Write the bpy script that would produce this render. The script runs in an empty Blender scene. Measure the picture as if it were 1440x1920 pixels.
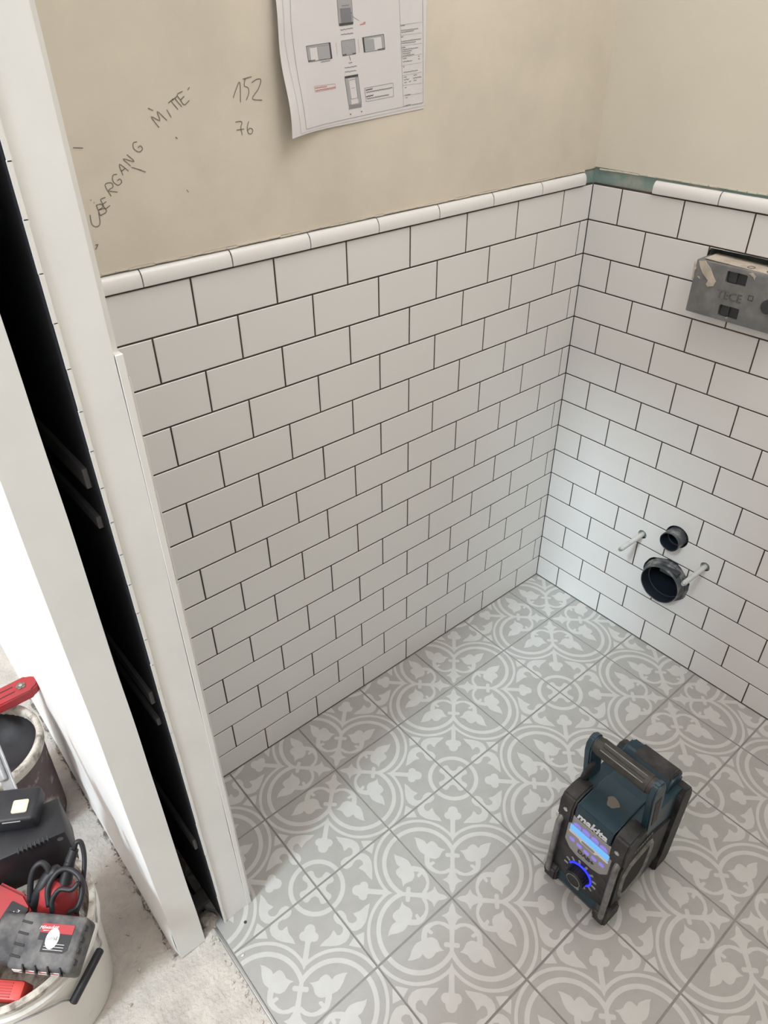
import bpy, bmesh, math, random
from mathutils import Vector, Matrix
from mathutils.geometry import tessellate_polygon
random.seed(7)
S = bpy.context.scene
COL = S.collection
PI = math.pi

# ------------------------------------------------------------------ camera
RX = Vector((0.76397886, -0.64515024, -0.01083803))     # camera right
RD = Vector((-0.38020217, -0.43653248, -0.81540524))    # camera down
RF = Vector((0.52132773, 0.62707301, -0.57878911))      # camera forward
CAM = Vector((-1.51121, -1.05317, 1.51330))
FPX = 1350.84
cd = bpy.data.cameras.new('camera')
cam = bpy.data.objects.new('camera', cd); COL.objects.link(cam)
M3 = Matrix((RX, -RD, -RF)).transposed()
cam.matrix_world = Matrix.Translation(CAM) @ M3.to_4x4()
cd.sensor_fit = 'HORIZONTAL'; cd.sensor_width = 36.0
cd.lens = FPX / 1440.0 * 36.0
cd.clip_start = 0.02; cd.clip_end = 60
S.camera = cam

# ------------------------------------------------------------------ world, lights, exposure
w = bpy.data.worlds.new('world'); S.world = w; w.use_nodes = True
w.node_tree.nodes['Background'].inputs[0].default_value = (0.75, 0.83, 1.0, 1)
w.node_tree.nodes['Background'].inputs[1].default_value = 0.05
def area(name, loc, target, sx, sy, power, col):
    l = bpy.data.lights.new(name, 'AREA'); l.shape = 'RECTANGLE'; l.size = sx; l.size_y = sy
    l.energy = power; l.color = col
    o = bpy.data.objects.new(name, l); COL.objects.link(o)
    o.location = loc
    o.rotation_euler = (Vector(target) - Vector(loc)).to_track_quat('-Z', 'Y').to_euler()
    return o
# daylight falling into the hall, left roofless for soft sun and sky; unseen fill light added under the small room's ceiling
SUN, SKY, FILL = (2.3, (0.75, 0.918, 1.0)), (69.0, (1.0, 0.90, 0.87)), (18.8, (1.0, 0.985, 0.985))
sl = bpy.data.lights.new('soft_sun', 'SUN'); sl.energy = SUN[0]; sl.color = SUN[1]; sl.angle = math.radians(9.5)
so_ = bpy.data.objects.new('soft_sun', sl); COL.objects.link(so_); so_.location = (-4, -1, 5)
so_.rotation_euler = Vector((1.0, 0.235, -1.0)).to_track_quat('-Z', 'Y').to_euler()
area('hall_sky', (-2.95, -0.3, 2.62), (-2.95, -0.3, 0.0), 2.4, 2.4, SKY[0], SKY[1])
area('ceiling_fill', (-0.50, -0.88, 2.70), (-0.50, -0.88, 0.0), 0.9, 1.3, FILL[0], FILL[1])
S.view_settings.view_transform = 'Standard'; S.view_settings.look = 'None'
S.view_settings.exposure = 0.0; S.view_settings.gamma = 1.0
S.view_settings.use_curve_mapping = False

# ------------------------------------------------------------------ pixel helpers
def ray(u, v): return RX * ((u - 720) / FPX) + RD * ((v - 960) / FPX) + RF
def onp(u, v, ax, val):
    d = ray(u, v); return CAM + d * ((val - CAM[ax]) / d[ax])

# ------------------------------------------------------------------ materials
def mat(name, col, rough=0.6, metal=0.0, var=0.0, vscale=12.0, bump=0.0, bscale=60.0, col2=None,
        spec=0.5, coat=0.0, emit=None, estr=0.0, lo=0.4, hi=0.65):
    m = bpy.data.materials.new(name); m.use_nodes = True
    nt = m.node_tree; b = nt.nodes['Principled BSDF']
    b.inputs['Roughness'].default_value = rough; b.inputs['Metallic'].default_value = metal
    b.inputs['Specular IOR Level'].default_value = spec
    b.inputs['Coat Weight'].default_value = coat
    c = (*col, 1)
    if var > 0 or col2:
        tc = nt.nodes.new('ShaderNodeTexCoord'); n = nt.nodes.new('ShaderNodeTexNoise')
        n.inputs['Scale'].default_value = vscale; n.inputs['Detail'].default_value = 5; n.inputs['Roughness'].default_value = 0.6
        nt.links.new(tc.outputs['Object'], n.inputs['Vector'])
        r = nt.nodes.new('ShaderNodeValToRGB')
        r.color_ramp.elements[0].position = lo; r.color_ramp.elements[1].position = hi
        c2 = col2 if col2 else tuple(min(1, x * (1 - var)) for x in col)
        r.color_ramp.elements[0].color = c; r.color_ramp.elements[1].color = (*c2, 1)
        nt.links.new(n.outputs['Fac'], r.inputs['Fac']); nt.links.new(r.outputs['Color'], b.inputs['Base Color'])
    else:
        b.inputs['Base Color'].default_value = c
    if bump > 0:
        tc = nt.nodes.new('ShaderNodeTexCoord'); n = nt.nodes.new('ShaderNodeTexNoise')
        n.inputs['Scale'].default_value = bscale; n.inputs['Detail'].default_value = 6
        nt.links.new(tc.outputs['Object'], n.inputs['Vector'])
        bp = nt.nodes.new('ShaderNodeBump'); bp.inputs['Strength'].default_value = bump; bp.inputs['Distance'].default_value = 0.004
        nt.links.new(n.outputs['Fac'], bp.inputs['Height']); nt.links.new(bp.outputs['Normal'], b.inputs['Normal'])
    if emit:
        b.inputs['Emission Color'].default_value = (*emit, 1); b.inputs['Emission Strength'].default_value = estr
    return m
M = {}
M['plaster_l'] = mat('beige_plaster', (0.665, 0.605, 0.515), 0.85, var=0.10, vscale=5.0, bump=0.10, bscale=35, spec=0.25)
M['plaster_r'] = mat('cream_plaster', (0.725, 0.69, 0.595), 0.85, var=0.05, vscale=4.0, bump=0.06, bscale=40, spec=0.25)
M['tile'] = mat('white_glazed_tile', (0.74, 0.735, 0.725), 0.28, bump=0.03, bscale=14, spec=0.45)
M['grout'] = mat('dark_brown_joint', (0.045, 0.034, 0.028), 0.9, col2=(0.10, 0.06, 0.04), vscale=9, lo=0.5, hi=0.75)
M['board'] = mat('green_sealing_board', (0.23, 0.33, 0.31), 0.8, col2=(0.40, 0.41, 0.36), vscale=26, bump=0.2, bscale=60, lo=0.45, hi=0.7)
M['fl_dark'] = mat('grey_tile_ground', (0.385, 0.377, 0.36), 0.42, var=0.06, vscale=30, spec=0.4)
M['fl_light'] = mat('pale_tile_print', (0.54, 0.535, 0.515), 0.42, var=0.05, vscale=30, spec=0.4)
M['fl_grout'] = mat('grey_floor_joint', (0.27, 0.26, 0.245), 0.7, var=0.2, vscale=20)
M['screed'] = mat('dusty_screed', (0.58, 0.535, 0.485), 0.95, col2=(0.46, 0.425, 0.39), vscale=17, bump=1.0, bscale=130, spec=0.1)
M['white_wall'] = mat('white_gypsum', (0.84, 0.835, 0.82), 0.8, var=0.04, vscale=6, bump=0.05, bscale=25, spec=0.25)
M['jamb'] = mat('painted_jamb', (0.82, 0.82, 0.80), 0.6, var=0.05, vscale=7, bump=0.04, bscale=20, spec=0.3)
M['profile'] = mat('white_edge_profile', (0.80, 0.79, 0.76), 0.45)
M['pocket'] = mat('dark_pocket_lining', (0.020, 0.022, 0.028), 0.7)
M['pocket_bar'] = mat('dark_pocket_rail', (0.16, 0.16, 0.165), 0.6)
M['alu'] = mat('satin_metal', (0.55, 0.55, 0.54), 0.4, metal=0.9)
M['ceil'] = mat('white_ceiling', (0.82, 0.81, 0.79), 0.9)
M['paper'] = mat('white_paper', (0.66, 0.64, 0.645), 0.8, spec=0.2)
M['ink'] = mat('black_ink', (0.06, 0.06, 0.065), 0.8)
M['ink_grey'] = mat('grey_ink', (0.36, 0.36, 0.37), 0.8)
M['ink_mid'] = mat('mid_grey_ink', (0.20, 0.20, 0.22), 0.8)
M['ink_red'] = mat('red_ink', (0.50, 0.16, 0.14), 0.8)
M['pencil'] = mat('pencil_graphite', (0.17, 0.155, 0.135), 0.8)
M['box_grey'] = mat('dusty_grey_plastic', (0.145, 0.15, 0.152), 0.6, col2=(0.21, 0.21, 0.205), vscale=25, bump=0.15, bscale=120)
M['box_letter'] = mat('darkened_raised_grey', (0.085, 0.088, 0.09), 0.6, col2=(0.15, 0.15, 0.15), vscale=60)  # housing plastic, colour darkened so the raised letters stand out
M['box_dark'] = mat('dark_grey_plastic', (0.035, 0.038, 0.042), 0.6)
M['sand'] = mat('sandy_mortar', (0.55, 0.48, 0.40), 0.95, var=0.25, vscale=40, bump=0.5, bscale=150)
M['pipe'] = mat('dark_pipe_plastic', (0.050, 0.056, 0.064), 0.5, col2=(0.24, 0.235, 0.225), vscale=34, lo=0.47, hi=0.66)
M['pipe_in'] = mat('dark_pipe_bore', (0.018, 0.024, 0.034), 0.35)
M['sleeve'] = mat('pale_plastic_sleeve', (0.55, 0.55, 0.53), 0.35, var=0.1, vscale=40)
M['steel'] = mat('bright_steel', (0.6, 0.6, 0.6), 0.3, metal=1.0)
M['teal'] = mat('teal_blue_plastic', (0.006, 0.030, 0.048), 0.40, col2=(0.013, 0.040, 0.058), vscale=25, bump=0.05, bscale=100)
M['rubber'] = mat('dusty_black_rubber', (0.016, 0.0165, 0.018), 0.6, col2=(0.048, 0.046, 0.044), vscale=30, bump=0.15, bscale=120)
M['rubber2'] = mat('charcoal_rubber', (0.022, 0.021, 0.019), 0.5, col2=(0.045, 0.042, 0.037), vscale=40)
M['tube'] = mat('scuffed_grey_metal', (0.30, 0.295, 0.29), 0.4, metal=0.7, col2=(0.16, 0.155, 0.15), vscale=40)
M['panel'] = mat('silver_grey_panel', (0.36, 0.35, 0.34), 0.4, metal=0.3)
M['lcd'] = mat('lit_blue_display', (0.1, 0.3, 0.6), 0.3, emit=(0.13, 0.42, 0.95), estr=0.8)
M['btn'] = mat('lit_violet_button', (0.25, 0.22, 0.6), 0.4, emit=(0.26, 0.20, 0.85), estr=0.45)
M['ring'] = mat('lit_blue_ring', (0.02, 0.03, 0.8), 0.3, emit=(0.02, 0.03, 1.0), estr=1.4)
M['white_print'] = mat('white_print', (0.75, 0.76, 0.78), 0.4)
M['worn'] = mat('worn_beige_patch', (0.17, 0.155, 0.13), 0.8)
M['bucket'] = mat('white_bucket_plastic', (0.74, 0.72, 0.68), 0.45, col2=(0.50, 0.45, 0.38), vscale=9, lo=0.62, hi=0.8)
M['bucket_rim'] = mat('dirty_white_rim', (0.60, 0.56, 0.49), 0.7, col2=(0.20, 0.165, 0.14), vscale=34, bump=0.5, bscale=90, lo=0.46, hi=0.64)
M['mortar_bucket'] = mat('mortar_crusted_brown', (0.105, 0.072, 0.075), 0.8, col2=(0.42, 0.38, 0.35), vscale=22, bump=0.8, bscale=60, lo=0.56, hi=0.74)
M['bucket_in'] = mat('dark_wet_mortar', (0.025, 0.022, 0.025), 0.6, var=0.3, vscale=14, bump=0.5, bscale=25)
M['red'] = mat('red_plastic', (0.40, 0.030, 0.036), 0.5, col2=(0.33, 0.040, 0.045), vscale=20, bump=0.04, bscale=90)
M['red2'] = mat('bright_red_plastic', (0.60, 0.060, 0.050), 0.45)
M['black'] = mat('black_plastic', (0.010, 0.0105, 0.0135), 0.5, col2=(0.021, 0.021, 0.025), vscale=20)
M['black2'] = mat('dusty_grey_black_plastic', (0.040, 0.041, 0.046), 0.6, col2=(0.165, 0.16, 0.155), vscale=22, bump=0.2, bscale=110)
M['cable'] = mat('black_cable', (0.016, 0.016, 0.019), 0.5)
M['cream'] = mat('cream_plastic', (0.66, 0.60, 0.45), 0.5)
M['galv'] = mat('galvanised_steel', (0.46, 0.47, 0.48), 0.5, metal=0.6, col2=(0.34, 0.34, 0.35), vscale=40)
M['sticker'] = mat('white_sticker', (0.78, 0.77, 0.75), 0.6)
M['dust'] = mat('pale_rubble', (0.55, 0.50, 0.45), 0.95)
M['mesh'] = mat('black_speaker_mesh', (0.016, 0.016, 0.017), 0.8)
M['dirt'] = mat('dark_dirt', (0.13, 0.115, 0.10), 0.95, col2=(0.42, 0.38, 0.34), vscale=60, lo=0.45, hi=0.6)
M['chip'] = mat('pale_debris', (0.70, 0.68, 0.64), 0.9)

# ------------------------------------------------------------------ mesh helpers
def mesh_of(bm, name, mats, smooth=False):
    me = bpy.data.meshes.new(name)
    bmesh.ops.recalc_face_normals(bm, faces=bm.faces)
    bm.to_mesh(me); bm.free()
    for m in (mats if isinstance(mats, (list, tuple)) else [mats]): me.materials.append(m)
    if smooth:
        for p in me.polygons: p.use_smooth = True
    return me
def link(name, me, parent=None):
    o = bpy.data.objects.new(name, me); COL.objects.link(o)
    if parent: o.parent = parent
    return o
def obj(name, bm, m, parent=None, smooth=False):
    o = link(name, mesh_of(bm, name, m, smooth), parent)
    if smooth == 'auto': autosmooth(o.data)
    return o
def autosmooth(me, ang=0.7):
    bm = bmesh.new(); bm.from_mesh(me)
    for f in bm.faces: f.smooth = True
    for e in bm.edges:
        if len(e.link_faces) == 2 and e.calc_face_angle(0) > ang: e.smooth = False
    bm.to_mesh(me); bm.free()
def tag(o, label, cat, group=None):
    o['label'] = label; o['category'] = cat
    if group: o['group'] = group
    return o
def struct(o): o['kind'] = 'structure'; return o
def empty(name, loc, rz=0.0, rot=None):
    o = bpy.data.objects.new(name, None); COL.objects.link(o)
    o.location = loc; o.rotation_euler = rot if rot else (0, 0, rz); o.empty_display_size = 0.05
    return o
def box(bm, c, s, R=None, bev=0.0, seg=2):
    r = bmesh.ops.create_cube(bm, size=1.0)
    vs = r['verts']
    for v in vs: v.co = Vector((v.co.x * s[0], v.co.y * s[1], v.co.z * s[2]))
    if bev > 0:
        es = list({e for v in vs for e in v.link_edges})
        rb = bmesh.ops.bevel(bm, geom=es, offset=bev, segments=seg, affect='EDGES', profile=0.5)
        vs = list({v for f in rb['faces'] for v in f.verts} | {v for v in vs if v.is_valid})
    for v in vs:
        p = v.co if R is None else R @ v.co
        v.co = p + Vector(c)
    return vs
def bx(x0, x1, y0, y1, z0, z1, bev=0.0, seg=2):
    bm = bmesh.new(); box(bm, ((x0 + x1) / 2, (y0 + y1) / 2, (z0 + z1) / 2), (abs(x1 - x0), abs(y1 - y0), abs(z1 - z0)), None, bev, seg); return bm
def cyl(bm, p0, p1, r0, r1=None, n=24, cap=True):
    r1 = r0 if r1 is None else r1
    p0 = Vector(p0); p1 = Vector(p1); d = (p1 - p0).normalized()
    a = d.orthogonal().normalized(); b = d.cross(a)
    A = [bm.verts.new(p0 + (a * math.cos(t) + b * math.sin(t)) * r0) for t in [2 * PI * i / n for i in range(n)]]
    B = [bm.verts.new(p1 + (a * math.cos(t) + b * math.sin(t)) * r1) for t in [2 * PI * i / n for i in range(n)]]
    for i in range(n):
        j = (i + 1) % n; bm.faces.new((A[i], A[j], B[j], B[i]))
    if cap: bm.faces.new(A[::-1]); bm.faces.new(B)
def tube(bm, pts, r, n=10, closed=False):
    pts = [Vector(p) for p in pts]; N = len(pts); rings = []
    pa = None
    for i, p in enumerate(pts):
        if closed: t = (pts[(i + 1) % N] - pts[i - 1]).normalized()
        else: t = (pts[min(i + 1, N - 1)] - pts[max(i - 1, 0)]).normalized()
        if pa is None: a = t.orthogonal().normalized()
        else: a = (pa - t * pa.dot(t)).normalized()
        pa = a; b = t.cross(a); rr = r[i] if isinstance(r, (list, tuple)) else r
        rings.append([bm.verts.new(p + (a * math.cos(2 * PI * k / n) + b * math.sin(2 * PI * k / n)) * rr) for k in range(n)])
    for i in range(N if closed else N - 1):
        A = rings[i]; B = rings[(i + 1) % N]
        for k in range(n):
            bm.faces.new((A[k], A[(k + 1) % n], B[(k + 1) % n], B[k]))
    if not closed: bm.faces.new(rings[0][::-1]); bm.faces.new(rings[-1])
def smooth_path(pts, k=6):
    pts = [Vector(p) for p in pts]; out = []
    P = [pts[0] * 2 - pts[1]] + pts + [pts[-1] * 2 - pts[-2]]
    for i in range(1, len(P) - 2):
        for j in range(k):
            t = j / k; a, b, c, d = P[i - 1], P[i], P[i + 1], P[i + 2]
            out.append(0.5 * ((2 * b) + (c - a) * t + (2 * a - 5 * b + 4 * c - d) * t * t + (3 * b - a - 3 * c + d) * t ** 3))
    out.append(pts[-1]); return out
def lathe(bm, prof, c=(0, 0, 0), n=48, R=None, close=True):
    rings = []
    for (r, z) in prof:
        ring = []
        for i in range(n):
            t = 2 * PI * i / n; p = Vector((r * math.cos(t), r * math.sin(t), z))
            if R is not None: p = R @ p
            ring.append(bm.verts.new(p + Vector(c)))
        rings.append(ring)
    for a, b in zip(rings[:-1], rings[1:]):
        for i in range(n):
            bm.faces.new((a[i], a[(i + 1) % n], b[(i + 1) % n], b[i]))
    if close:
        bm.faces.new(rings[0][::-1]); bm.faces.new(rings[-1])
def prism(bm, poly, frame, t0, t1):
    """extrude 2-D polygon: frame(u, v, t) -> point"""
    A = [bm.verts.new(frame(u, v, t0)) for u, v in poly]; B = [bm.verts.new(frame(u, v, t1)) for u, v in poly]
    n = len(poly)
    for i in range(n):
        j = (i + 1) % n; bm.faces.new((A[i], A[j], B[j], B[i]))
    bm.faces.new(A[::-1]); bm.faces.new(B)
def rrect(w, h, r, n=5, cx=0, cy=0):
    out = []
    for (sx, sy, a0) in ((1, 1, 0), (-1, 1, PI / 2), (-1, -1, PI), (1, -1, 1.5 * PI)):
        for i in range(n + 1):
            a = a0 + PI / 2 * i / n
            out.append((cx + sx * (w / 2 - r) + r * math.cos(a), cy + sy * (h / 2 - r) + r * math.sin(a)))
    return out
_dg = None
def boolean(o, cutters, op='DIFFERENCE'):
    for c in cutters:
        md = o.modifiers.new('b', 'BOOLEAN'); md.operation = op; md.object = c; md.solver = 'EXACT'
    dg = bpy.context.evaluated_depsgraph_get(); dg.update()
    me = bpy.data.meshes.new_from_object(o.evaluated_get(dg))
    o.modifiers.clear(); o.data = me
def text_bm(s, size, frame, shear=0.0, depth=0.0004, bold=0.0, align='CENTER'):
    """text -> bmesh laid out with frame(u, v, t); u along the line, v up"""
    cu = bpy.data.curves.new('t', 'FONT'); cu.body = s; cu.size = size; cu.shear = shear; cu.offset = bold
    cu.align_x = align; cu.align_y = 'CENTER'; cu.resolution_u = 3; cu.extrude = depth / 2
    o = bpy.data.objects.new('t', cu); COL.objects.link(o)
    dg = bpy.context.evaluated_depsgraph_get(); dg.update()
    me = bpy.data.meshes.new_from_object(o.evaluated_get(dg))
    bpy.data.objects.remove(o); bpy.data.curves.remove(cu)
    bm = bmesh.new(); bm.from_mesh(me); bpy.data.meshes.remove(me)
    for v in bm.verts: v.co = frame(v.co.x, v.co.y, v.co.z + depth / 2)
    return bm
def ribbon(bm, pts, w, n):
    """flat stroke through 3-D points lying on a surface with normal n, width w"""
    pts = [Vector(p) for p in pts]; L = []
    for i, p in enumerate(pts):
        t = (pts[min(i + 1, len(pts) - 1)] - pts[max(i - 1, 0)]).normalized(); s = t.cross(n).normalized() * (w / 2)
        L.append((bm.verts.new(p - s), bm.verts.new(p + s)))
    for a, b in zip(L[:-1], L[1:]): bm.faces.new((a[0], a[1], b[1], b[0]))

# ================================================================== THE SETTING
ZTOP = 1.1985        # lower edge of the plaster above the tiling
ROW = 0.078; Z0 = -0.0032
XD0, XD1, XD2, XD3 = -1.253, -1.311, -1.359, -1.410   # door wall: inner face, pocket, pocket, hall face
YJ = -0.295
# ---- left wall (plane y = 0 is the tile face)
wl = struct(obj('wall_left', bx(XD0, 0.13, 0.004, 0.13, ZTOP, 2.75), M['plaster_l']))
obj('backing_board', bx(XD0, 0.03, 0.0075, 0.13, -0.05, ZTOP), M['board'], wl)
obj('joint_mortar', bx(XD0, 0.0, 0.0010, 0.0078, 0.0, 1.1685), M['grout'], wl)
# ---- right wall (plane x = 0 is the tile face)
ZTR = 1.2015
wr = struct(obj('wall_right', bx(0.0035, 0.13, -1.7, 0.004, ZTR, 2.75), M['plaster_r']))
brd = obj('backing_board', bx(0.0075, 0.13, -1.7, 0.0075, -0.05, ZTR), M['board'], wr)
jm = obj('joint_mortar', bx(0.0012, 0.0078, -1.7, 0.0, 0.0, 1.1685), M['grout'], wr)

TW, TH = 0.153, 0.078; G = 0.0030
_tc = {}
def tile_mesh(w_, h_, t=0.0078, b=0.0009):
    k = (round(w_, 4), round(h_, 4))
    if k in _tc: return _tc[k]
    bm = bmesh.new()       # local: x along wall, y depth (front at y = 0, back at +t), z up
    def ring(i, y): return [bm.verts.new(p) for p in ((-w_ / 2 + i, y, -h_ / 2 + i), (w_ / 2 - i, y, -h_ / 2 + i), (w_ / 2 - i, y, h_ / 2 - i), (-w_ / 2 + i, y, h_ / 2 - i))]
    a = ring(0, t); c = ring(0, b); d = ring(b, 0)
    for p, q in ((a, c), (c, d)):
        for i in range(4): bm.faces.new((p[i], p[(i + 1) % 4], q[(i + 1) % 4], q[i]))
    bm.faces.new(d); bm.faces.new(a[::-1])
    _tc[k] = mesh_of(bm, 'wall_tile', M['tile']); return _tc[k]
# cutters for the right wall
def cut_obj(bm):
    o = obj('cutter', bm, M['board']); return o
YC = -0.4065
ROD = [(-0.3160, 0.3405), (-0.4970, 0.3415)]
def hole(y, z, r, n=28, x0=-0.02, x1=0.125):
    bm = bmesh.new(); cyl(bm, (x0, y, z), (x1, y, z), r, n=n); return cut_obj(bm)
cutters = [hole(ROD[0][0], ROD[0][1], 0.0125), hole(ROD[1][0], ROD[1][1], 0.0125), hole(YC - 0.001, 0.3850, 0.0315)]
bm = bmesh.new()   # ragged hole of the drain
prism(bm, [(YC - 0.002 + 0.0655 * (1 + 0.06 * math.sin(3.1 * t) + 0.035 * math.cos(7 * t)) * math.cos(t), 0.243 + 0.0655 * (1 + 0.05 * math.sin(4.3 * t)) * math.sin(t)) for t in [2 * PI * i / 30 for i in range(30)]],
      lambda u, v, t: Vector((t, u, v)), -0.02, 0.125)
cutters.append(cut_obj(bm))
bm = bmesh.new()   # hole of the flush box
prism(bm, [(-0.3085, 0.9605), (-0.3075, 1.074), (-0.311, 1.0865), (-0.40, 1.0872), (-0.5025, 1.0870), (-0.5025, 0.9605)], lambda u, v, t: Vector((t, u, v)), -0.02, 0.06)
cutters.append(cut_obj(bm))
CUTB = [(-0.328, -0.304, 0.329, 0.352), (-0.509, -0.485, 0.329, 0.353), (-0.437, -0.375, 0.353, 0.415), (-0.482, -0.335, 0.17, 0.315), (-0.5025, -0.307, 0.9605, 1.088)]

def wall_rows(side, parent, length, off_o, off_e, end=None):
    for i in range(15):
        z1 = Z0 + (15 - i) * ROW; z0 = max(z1 - ROW, 0.001 - G / 2 + 0.001)
        z1 -= G / 2; z0 += G / 2
        off = off_o if i % 2 == 0 else off_e
        edges = [0.0009]
        u = off
        while u < length - 0.004: edges.append(u); u += TW
        edges.append(length)
        for k in range(len(edges) - 1):
            u0 = edges[k] + (G / 2 if k else 0); u1 = edges[k + 1] - (G / 2 if k < len(edges) - 2 else 0)
            if side == 'right' and k == 0: u0 = edges[k]
            if u1 - u0 < 0.004: continue
            me = tile_mesh(round(u1 - u0, 4), round(z1 - z0, 4))
            o = link('tile', me, parent); uc = (u0 + u1) / 2; zc = (z0 + z1) / 2
            dj = random.uniform(-0.00018, 0.00018); tl = random.uniform(-0.0012, 0.0012)
            if side == 'left':
                o.location = (-uc, dj, zc); o.rotation_euler = (random.uniform(-.002, .002), 0, tl)
            elif side == 'right':
                o.location = (dj, -uc, zc); o.rotation_euler = (0, 0, -PI / 2 + tl)
                hits = [c for c, (ya, yb, za, zb) in zip(cutters, CUTB) if -u1 < yb and -u0 > ya and z0 < zb and z1 > za]
                if hits: boolean(o, hits)
            else:   # inner face of the door wall, looks towards +x
                o.location = (XD0 + 0.0085 + dj, -uc, zc); o.rotation_euler = (0, 0, PI / 2 + tl)
wall_rows('left', wl, 1.2445, 0.1021, 0.0287)
wall_rows('right', wr, 1.68, 0.0785, 0.1550)
boolean(jm, cutters); boolean(brd, cutters[2:])
for c in cutters: bpy.data.objects.remove(c)

# rounded border tiles that close the tiling
def border_mesh(L):
    bm = bmesh.new(); prof = [(0.008, 0.0), (-0.0040, 0.0), (-0.0052, 0.0010), (-0.0056, 0.0040), (-0.0056, 0.0085)]
    for i in range(1, 11):
        a = i / 10 * PI / 2
        prof.append((-0.0056 + 0.0110 * (1 - math.cos(a)), 0.0085 + 0.0165 * math.sin(a)))
    prof.append((0.008, 0.0250))
    e = 0.0006
    A = [bm.verts.new((-L / 2, y, z)) for y, z in prof]; B = [bm.verts.new((L / 2, y, z)) for y, z in prof]
    for i in range(len(prof)):
        j = (i + 1) % len(prof); bm.faces.new((A[i], A[j], B[j], B[i]))
    bm.faces.new(A[::-1]); bm.faces.new(B)
    me = mesh_of(bm, 'border_tile', M['tile']); autosmooth(me); return me
bmesh150 = border_mesh(0.1498)
je = [0.0345, 0.1865, 0.3385, 0.4905, 0.6425, 0.7945, 0.9465, 1.0985]
ZB = 1.1690
for u in je[:-1]:
    o = link('border_tile', bmesh150, wl); o.location = (-(u + 0.076), random.uniform(-.0004, .0004), ZB)
o = link('border_tile', border_mesh(1.2445 - 1.0993), wl); o.location = (-(1.0993 + 1.2445) / 2, 0, ZB)
for k in range(9):
    u = 0.1545 + 0.152 * k
    o = link('border_tile', bmesh150, wr); o.location = (random.uniform(-.0004, .0004), -(u + 0.076), ZB); o.rotation_euler = (0, 0, -PI / 2)
# mortar bed lines behind and above the border tiles
obj('bed_mortar', bx(-1.2445, -0.036, -0.0015, 0.0085, 1.1685, 1.1885), M['grout'], wl)
obj('bed_mortar', bx(0.0085, -0.0015, -1.52, -0.156, 1.1685, 1.1885), M['grout'], wr)
bm = bmesh.new()      # ragged plaster lip above the border on the left wall
for k in range(60):
    x = -1.2445 + k * 0.0203
    box(bm, (x, 0.0035, ZTOP - 0.0012 + random.uniform(-.0008, .0006)), (0.0215, 0.0045, 0.0022))
obj('plaster_lip', bm, M['plaster_l'], wl)
bm = bmesh.new()
for k in range(70):
    y = -0.02 - k * 0.0203
    box(bm, (0.0045, y, ZTR - 0.0006 + (-0.0028 if k < 7 else 0.0) * (1 - k / 7) + random.uniform(-.0005, .0005)), (0.0035, 0.0215, 0.0030))
obj('plaster_lip', bm, M['plaster_r'], wr)

# ---- pencil notes on the plaster
LET = {'U': [[(0, 1), (-.02, .3), (.2, 0), (.5, .02), (.66, .3), (.7, 1)]],
 'B': [[(0, 0), (.05, 1)], [(.05, 1), (.5, .9), (.5, .6), (.06, .52), (.62, .42), (.6, .08), (0, 0)]],
 'E': [[(.55, .95), (.05, 1), (0, .5), (0, 0), (.55, .02)], [(0, .5), (.42, .55)]],
 'R': [[(0, 0), (.05, 1), (.55, .9), (.52, .55), (.05, .48), (.6, 0)]],
 'G': [[(.6, .9), (.25, 1), (0, .55), (.2, .05), (.6, .1), (.62, .42), (.35, .42)]],
 'A': [[(0, 0), (.35, 1), (.65, 0)], [(.12, .38), (.55, .38)]],
 'N': [[(0, 0), (.05, 1), (.55, 0), (.62, 1)]],
 'M': [[(0, 0), (.1, 1), (.4, .35), (.7, 1), (.8, 0)]],
 'I': [[(.2, 0), (.2, 1)]], 'T': [[(0, 1), (.6, 1)], [(.3, 1), (.3, 0)]],
 '.': [[(0, 0), (.06, .08)]]}
bm = bmesh.new(); NL = Vector((0, -1, 0)); YW = 0.0034
def zp(x, y): return onp(130 + x / 3.692, 120 + y / 3.692, 1, YW)
def stroke(pts, w_=0.0011):
    ribbon(bm, smooth_path([zp(*p) for p in pts], 4) if len(pts) > 2 else [zp(*p) for p in pts], w_, NL)
for ch, x, y, s, rot in [('U', 162, 1130, 88, 12), ('.', 150, 945, 60, 40), ('.', 172, 962, 60, 40), ('B', 215, 1050, 78, 24), ('E', 250, 1000, 70, 30), ('R', 290, 915, 88, 32), ('G', 325, 850, 80, 30),
                         ('A', 372, 770, 75, 38), ('N', 425, 705, 70, 50), ('G', 475, 622, 78, 38), ('M', 622, 440, 92, 42), ('I', 695, 375, 62, 30), ('T', 735, 330, 78, 40), ('T', 762, 312, 78, 40), ('E', 796, 282, 85, 38)]:
    a = math.radians(rot); ca, sa = math.cos(a), math.sin(a)
    for st in LET[ch]:
        stroke([(x + s * (u * ca - v * sa), y - s * (u * sa + v * ca)) for u, v in st])
for st in ([(1135, 235), (1150, 190), (1180, 125), (1186, 265)], [(1200, 105), (1262, 88)], [(1218, 100), (1212, 150), (1238, 165), (1242, 205), (1225, 250)],
           [(1262, 128), (1300, 105), (1327, 110), (1310, 170), (1268, 240), (1335, 250)],
           [(1150, 402), (1194, 400), (1188, 440), (1198, 492)], [(1158, 458), (1210, 450)], [(1242, 396), (1232, 440), (1240, 478), (1262, 482), (1270, 455), (1250, 445), (1235, 462)],
           [(545, 305), (580, 322)], [(820, 178), (832, 160)], [(735, 505), (750, 518)], [(180, 1255), (198, 1250), (182, 1284)], [(430, 715), (500, 735)], [(455, 722), (530, 748)], [(25, 580), (95, 582)], [(812, 870), (826, 888)]):
    stroke(st)
obj('pencil_writing', bm, M['pencil'], wl)

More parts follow.
